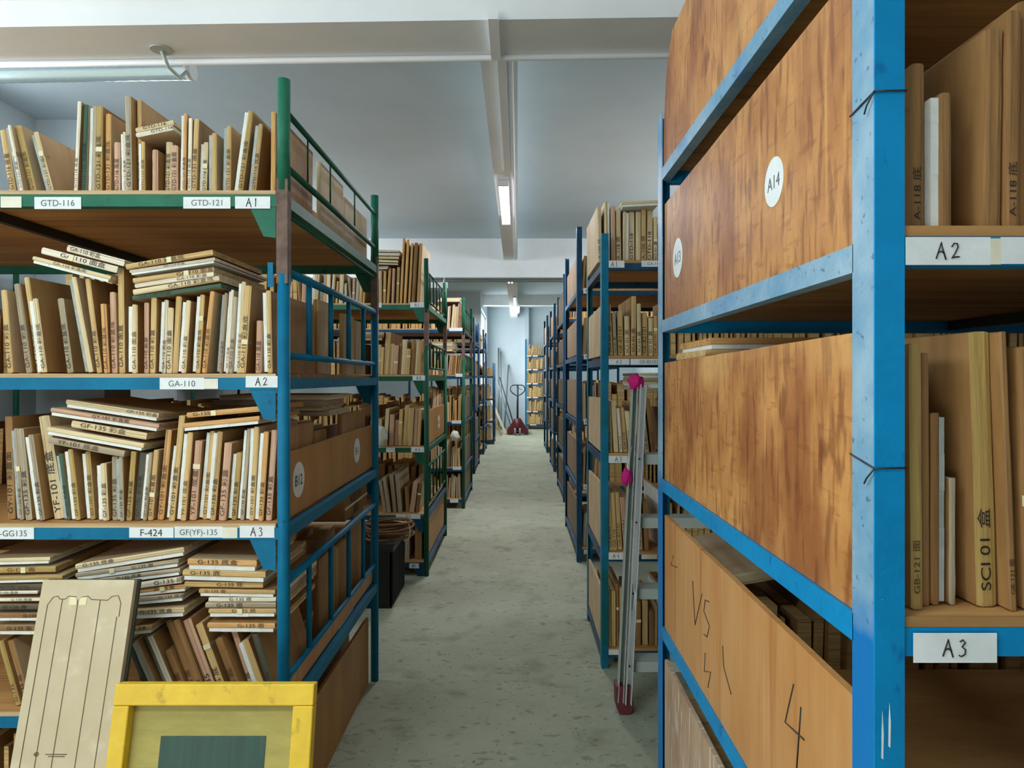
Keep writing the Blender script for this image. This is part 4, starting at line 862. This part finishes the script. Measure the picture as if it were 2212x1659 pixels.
# ------------------------------------------------------------------ things on and before the racks
# die board leaning against the first rack
def die_board():
    t = thing('die_board', 'large pale die board with routed lines leaning against the rack', 'board', (-1.17, 1.55, 0))
    yb, yt, zt = 1.60, 1.835, .873
    ux = Vector((1, 0, 0)); uz = Vector((0, yt-yb, zt)).normalized(); un = Vector((0, -uz.z, uz.y))   # front normal
    O = Vector((-1.297, yb, 0.0045)); Wd, Hd = .25, math.hypot(yt-yb, zt)
    mx = Matrix((ux, uz, un)).transposed().to_4x4(); mx.translation = O
    def fr(m, nm, bevel=0):
        for v in m.bm.verts: v.co = mx @ v.co
        return rel(m.build(nm, bevel=bevel), t)
    fr(mb('dieboard').box(0, Wd, 0, Hd, -.016, 0), 'plywood_face')
    fr(mb('dark_b').box(.004, Wd+.006, 0, Hd+.002, -.026, -.0165), 'backing')['label'] = 'dark green backing'
    r = .0011
    top = Hd-.045
    xs = [.024, .062, .105, .165, .222]
    line = [(xs[0], .03), (xs[0], top-.02), (xs[0]+.012, top), (.048, top+.003), (.055, top-.005), (.07, top-.005), (.078, top+.003), (.098, top+.001), (.104, top-.012), (.112, top), (.13, top+.003), (.14, top-.006), (.185, top-.008), (.195, top+.002), (.212, top+.004), (xs[4], top-.015), (xs[4], top-.05)]
    G = [line, [(xs[4]-.006, top-.05), (xs[4]-.008, .03)], [(xs[1], top-.006), (xs[1], .03)], [(xs[2], top-.012), (xs[2], .03)], [(xs[3], top-.008), (xs[3], .03)],
         [(xs[2]-.012, .47), (xs[3]-.03, .47)], [(xs[2]-.02, .475), (xs[2]+.035, .475)], [(xs[0]+.03, .475), (xs[1]-.002, .475)]]
    for g in G:
        fr(mb('routed').tube([(a_, b_, .0003) for a_, b_ in g], r, 6), 'routed_line')
    fr(mb('routed').tube([(.062, .475, .0003), (.062, .475, .0009)], .006, 12), 'drill_mark'); 
    for x in (.092, .118):
        fr(mb('tape').box(x-.01, x+.01, top-.02, top, .0004, .001), 'tape_strip')
M['dark_b'] = mat('dark_backing', L(42, 48, 36), .6, col2=L(62, 66, 48), nscale=10)
die_board()
def screen_frame():
    t = thing('screen_frame', 'yellow wooden printing screen frame with green stencil leaning on the rack', 'frame', (-.75, 1.5, 0))
    yb, yt, zt = 1.52, 1.665, .664
    uz = Vector((0, yt-yb, zt)).normalized(); un = Vector((0, -uz.z, uz.y)); ux = Vector((1, 0, 0))
    O = Vector((-.998, yb, .006)); Wd, Hd = .494, math.hypot(yt-yb, zt)
    mx = Matrix((ux, uz, un)).transposed().to_4x4(); mx.translation = O
    def fr(m, nm, bevel=0):
        for v in m.bm.verts: v.co = mx @ v.co
        return rel(m.build(nm, bevel=bevel), t)
    b = .05
    fr(mb('yellow').box(0, Wd, Hd-b, Hd, -.032, 0), 'frame_rail', .003); fr(mb('yellow').box(0, Wd, 0, b, -.032, 0), 'frame_rail', .003)
    fr(mb('yellow').box(0, b*.8, b+.0005, Hd-b-.0005, -.032, 0), 'frame_stile', .003); fr(mb('yellow').box(Wd-b, Wd, b+.0005, Hd-b-.0005, -.032, 0), 'frame_stile', .003)
    fr(mb('mesh').box(b*.8+.001, Wd-b-.001, b+.001, Hd-b-.001, -.028, -.026), 'screen_mesh')
    fr(mb('greenp').box(.115, .375, b+.06, Hd-.125, -.0258, -.0245), 'stencil')['label'] = 'dark green stencil rectangle'
screen_frame()
# crate and rope coil before the second rack
t = thing('plastic_crate', 'black plastic crate on the floor beneath the rope coil', 'crate', (-.9, 4.35, 0))
m = mb('black'); x0, x1, ya, yb, hh = -1.08, -.78, 4.16, 4.62, .38
for (a_, b_, c_, d_, e_, f_) in ((x0, x1, ya, ya+.012, .01, hh), (x0, x1, yb-.012, yb, .01, hh), (x0, x0+.012, ya, yb, .01, hh), (x1-.012, x1, ya, yb, .01, hh), (x0, x1, ya, yb, 0, .012)): m.box(a_, b_, c_, d_, e_, f_)
rel(m.build('crate_body'), t)
rel(mb('black').box(x0-.01, x1+.01, ya-.01, ya, hh-.03, hh).box(x1, x1+.01, ya, yb, hh-.03, hh).box(x0-.01, x1+.01, yb, yb+.01, hh-.03, hh).box(x0-.01, x0, ya, yb, hh-.03, hh).build('rim'), t)
for i in range(8): rel(mb('black').box(x1, x1+.008, ya+.03+i*.055, ya+.045+i*.055, .02, hh-.03).build('side_rib'), t)
rel(mb('black').box(x0+.01, x1-.01, ya+.01, yb-.01, hh-.02, hh).build('lid'), t)
t = thing('rope_coil', 'coil of brown rope tied with pale twine on the black crate', 'rope', (-.84, 4.35, .4))
rnd = random.Random(5); m = mb('cane'); pts = []
for i in range(0, 24*9):
    a_ = i*2*math.pi/24; tr = i/24
    r = .135+.018*math.sin(tr*2.3)+.008*math.sin(a_*2+tr); pts.append((-.83+r*math.cos(a_), 4.36+r*math.sin(a_), .402+.013*tr*.85+.006*math.sin(a_+tr)))
m.tube(pts, .0085, 8); rel(m.build('rope'), t)
for a_ in (-.6, 2.6):
    c = Vector((-.83+.14*math.cos(a_), 4.36+.14*math.sin(a_), .45)); d = Vector((math.cos(a_), math.sin(a_), 0))
    rel(mb('twine').tube([c+d*(.04*math.cos(q))+Vector((0, 0, .064*math.sin(q))) for q in [k*math.pi/8 for k in range(16)]], .0035, 6, closed=True).build('twine_tie'), t)
def blob(m, c, r, seed, nm, sq=(1, 1, 1)):
    bm = bmesh.new(); bmesh.ops.create_icosphere(bm, subdivisions=3, radius=1)
    from mathutils import noise
    for v in bm.verts:
        n = noise.noise(v.co*1.9+Vector((seed, 0, 0)))*.35+noise.noise(v.co*5+Vector((seed, 3, 0)))*.14
        v.co = Vector(c)+Vector((v.co.x*sq[0], v.co.y*sq[1], v.co.z*sq[2]))*r*(1+n)
    for f in bm.faces: f.smooth = True
    me = bpy.data.meshes.new(nm); bm.to_mesh(me); bm.free(); me.materials.append(M[m])
    o = bpy.data.objects.new(nm, me); C.objects.link(o); return o
o = blob('bag', (-.985, 4.80, 1.03), .07, 2, 'plastic_bag', (.75, .6, 1)); o.location.z = -.013; tag(o, 'crumpled white bag at the edge of the second left rack', 'bag')
o = blob('bag', (-.68, 7.25, 0), .045, 5, 'plastic_bag', (1, .8, 1.2)); o.location.z = .80; tag(o, 'small pale green bag stuffed on the third left rack', 'bag')
o.location.y = .04
# cardboard carton inside first rack
t = thing('cardboard_box', 'brown cardboard box with dark printing under the B12 panel', 'box', (-.9, 2.8, .7))
rel(mb('carton').box(-1.05, -.70, 2.72, 3.12, .845, .955).build('carton_body', bevel=.003), t)
rel(mb('tape').box(-.699, -.6985, 2.72, 3.12, .89, .90).build('tape_strip'), t)
o = lettering('彩盒包装', 'print', t, (0, 0, 0), (0, 1, 0), (0, 0, 1), .035); o.location = (-.698+.9, 2.80-2.8, .905-.7)
lettering('纸箱', 'print', t, (.202, 0.06, .156), (0, 1, 0), (0, 0, 1), .03)

# folding ladder
def ladder():
    t = thing('folding_ladder', 'aluminium folding ladder leaning by the rack, topped with magenta cloth', 'ladder', (.6, 2.9, 0))
    bot, top = Vector((.466, 2.86, .05)), Vector((.560, 3.02, 1.395))
    d = (top-bot)
    def rail(off_b, off_t, w_, dp, m, nm):
        a_ = bot+Vector(off_b); b_ = top+Vector(off_t); u = (b_-a_).normalized(); x = Vector((1, 0, 0)); x = (x-u*x.dot(u)).normalized(); y = u.cross(x)
        M4 = Matrix((x, -y, u)).transposed().to_4x4(); M4.translation = a_; ln = (b_-a_).length
        q = mb(m); q.box(-w_/2, w_/2, -.003, .0, 0, ln, M4).box(-w_/2, -w_/2+.003, -.001, dp, 0, ln, M4).box(w_/2-.003, w_/2, -.001, dp, 0, ln, M4)
        q.box(-w_*.12, w_*.12, -.006, -.0025, 0, ln, M4)
        return rel(q.build(nm), t)
    rail((0, 0, 0), (0, 0, 0), .026, .045, 'alu', 'side_rail'); rail((-.030, .02, 0), (-.034, .02, -.01), .024, .045, 'alu_dull', 'side_rail')
    rail((.42, 0, 0), (.34, 0, 0), .026, .045, 'alu', 'side_rail'); rail((.45, .02, 0), (.374, .02, -.01), .024, .045, 'alu_dull', 'side_rail')
    for k, z in enumerate((.215, .515, .815, 1.09)):
        f = (z-.05)/1.345; a_ = bot+d*f
        rel(mb('alu_dull').box(a_.x+.014, a_.x+.41-.08*f, a_.y-.005, a_.y+.085, z-.004, z).box(a_.x+.014, a_.x+.41-.08*f, a_.y-.006, a_.y-.003, z-.045, z).build('ladder_step'), t)
        rel(mb('wire').tube([(a_.x+.002, a_.y-.01, z-.02), (a_.x+.002, a_.y-.004, z-.02)], .004, 10).build('rivet'), t)
    rel(mb('alu').box(top.x-.05, top.x+.38, top.y-.01, top.y+.07, 1.385, 1.40).build('top_cap'), t)
    for dx in (-.012, .44):
        q = mb('redrub'); c = bot+Vector((dx, .012, 0))
        q.prism([(c.x-.036, .12), (c.x+.034, .12), (c.x+.038, .025), (c.x+.025, 0), (c.x-.02, 0), (c.x-.034, .03)], 'y', c.y-.028, c.y+.05)
        rel(q.build('rubber_foot', bevel=.004), t)['label'] = 'dark red rubber foot'
    o = blob('pink', (top.x-.028, top.y-.006, 1.412), .035, 1, 'cloth_wrap'); rel(o, t)['label'] = 'magenta cloth ball'
    f = .70; c = bot+d*f; o = blob('pink', (c.x-.05, c.y-.01, c.z), .028, 4, 'cloth_wrap', (.8, 1, 1.4)); rel(o, t)['label'] = 'magenta cloth knot'
    rel(mb('white').tube([bot+d*.80+Vector((-.035, -.012, 0)), bot+d*.74+Vector((-.05, -.02, 0)), bot+d*.68+Vector((-.038, -.012, 0))], .003, 8).build('cord'), t)
    rel(mb('white').tube([bot+d*.36+Vector((0, -.012, 0)), bot+d*.33+Vector((.01, -.02, 0)), bot+d*.28+Vector((.006, -.012, 0))], .003, 8).build('cord'), t)
ladder()
t = mb('tape'); 
# a pinkish strip board behind the ladder
# pallet jack
def jack():
    y = 16.7; t = thing('pallet_jack', 'dark red hand pallet jack standing at the end of the aisle', 'pallet jack', (0, y, 0))
    q = mb('jack_red'); q.prism([(-.27, .03), (.27, .03), (.26, .12), (.07, .42), (-.07, .42), (-.26, .12)], 'y', y+.08, y+.22); rel(q.build('body_plate', bevel=.01), t)
    for x in (-.19, .19): rel(mb('jack_red').box(x-.08, x+.08, y+.2, y+1.2, .06, .12).build('fork', bevel=.01), t)
    for x in (-.06, .06): rel(mb('wheel').tube([(x-.022, y, .09), (x+.022, y, .09)], .09, 24).build('wheel'), t)
    for x in (-.19, .19): rel(mb('wheel').tube([(x-.03, y+1.1, .04), (x+.03, y+1.1, .04)], .04, 16).build('fork_wheel'), t)
    rel(mb('jack_red').tube([(0, y+.06, .06), (0, y+.06, .42)], .06, 20).build('pump'), t)
    rel(mb('wire').tube([(-.1, y, .09), (.1, y, .09)], .02, 12).build('axle'), t)
    rel(mb('jack_dark').tube([(0, y+.05, .38), (0, y-.02, 1.24)], .026, 14).build('handle_shaft'), t)
    yy = y-.02
    P = [(0, .97), (-.10, 1.03), (-.165, 1.09), (-.185, 1.15), (-.165, 1.21), (-.12, 1.245), (0, 1.25), (.12, 1.245), (.165, 1.21), (.185, 1.15), (.165, 1.09), (.10, 1.03)]
    rel(mb('jack_dark').tube([(a_, yy, b_) for a_, b_ in P], .014, 10, closed=True).build('handle_loop'), t)
    rel(mb('jack_dark').tube([(.01, yy, 1.18), (.11, yy-.02, 1.13)], .007, 8).build('lever'), t)
jack()
# poles and planks leaning in the far corner
def pole(lab, a_, b_, r, m, nm='pole', box=False):
    if box:
        a_, b_ = Vector(a_), Vector(b_); u = (b_-a_).normalized(); x = Vector((1, 0, 0)); x = (x-u*x.dot(u)).normalized(); y = u.cross(x)
        M4 = Matrix((x, y, u)).transposed().to_4x4(); M4.translation = a_
        o = mb(m).box(-r, r, -.012, .012, 0, (b_-a_).length, M4).build(nm)
    else: o = mb(m).tube([a_, b_], r, 10).build(nm)
    return tag(o, lab, 'pole' if not box else 'plank')
pole('tall grey pole standing upright in the far corner', (-.52, 18.6, .01), (-.545, 19.22, 2.28), .022, 'pole')
pole('grey pole standing in the far corner, just shorter than the tall one', (-.45, 18.5, .01), (-.48, 19.2, 2.18), .018, 'pole')
pole('thin pole tilted inward nearer the pallet jack in the far corner', (-.36, 18.55, .01), (-.26, 19.26, 1.80), .02, 'pole')
pole('blue-grey pole slanting steeply behind the pallet jack handle', (-.06, 18.35, .01), (-.50, 18.62, 1.45), .016, 'jack_dark')
pole('grey pole slanting parallel behind the pallet jack handle', (-.14, 17.97, .01), (-.56, 18.28, 1.35), .016, 'pole')
pole('pale wooden plank leaning low beside the pallet jack', (-.30, 17.0, .01), (-.72, 17.35, .95), .03, 'plank', 'wooden_plank', True)
pole('grey wooden plank leaning low against the side wall beyond the racks', (-.40, 16.6, .01), (-.78, 16.8, .80), .03, 'face', 'wooden_plank', True)
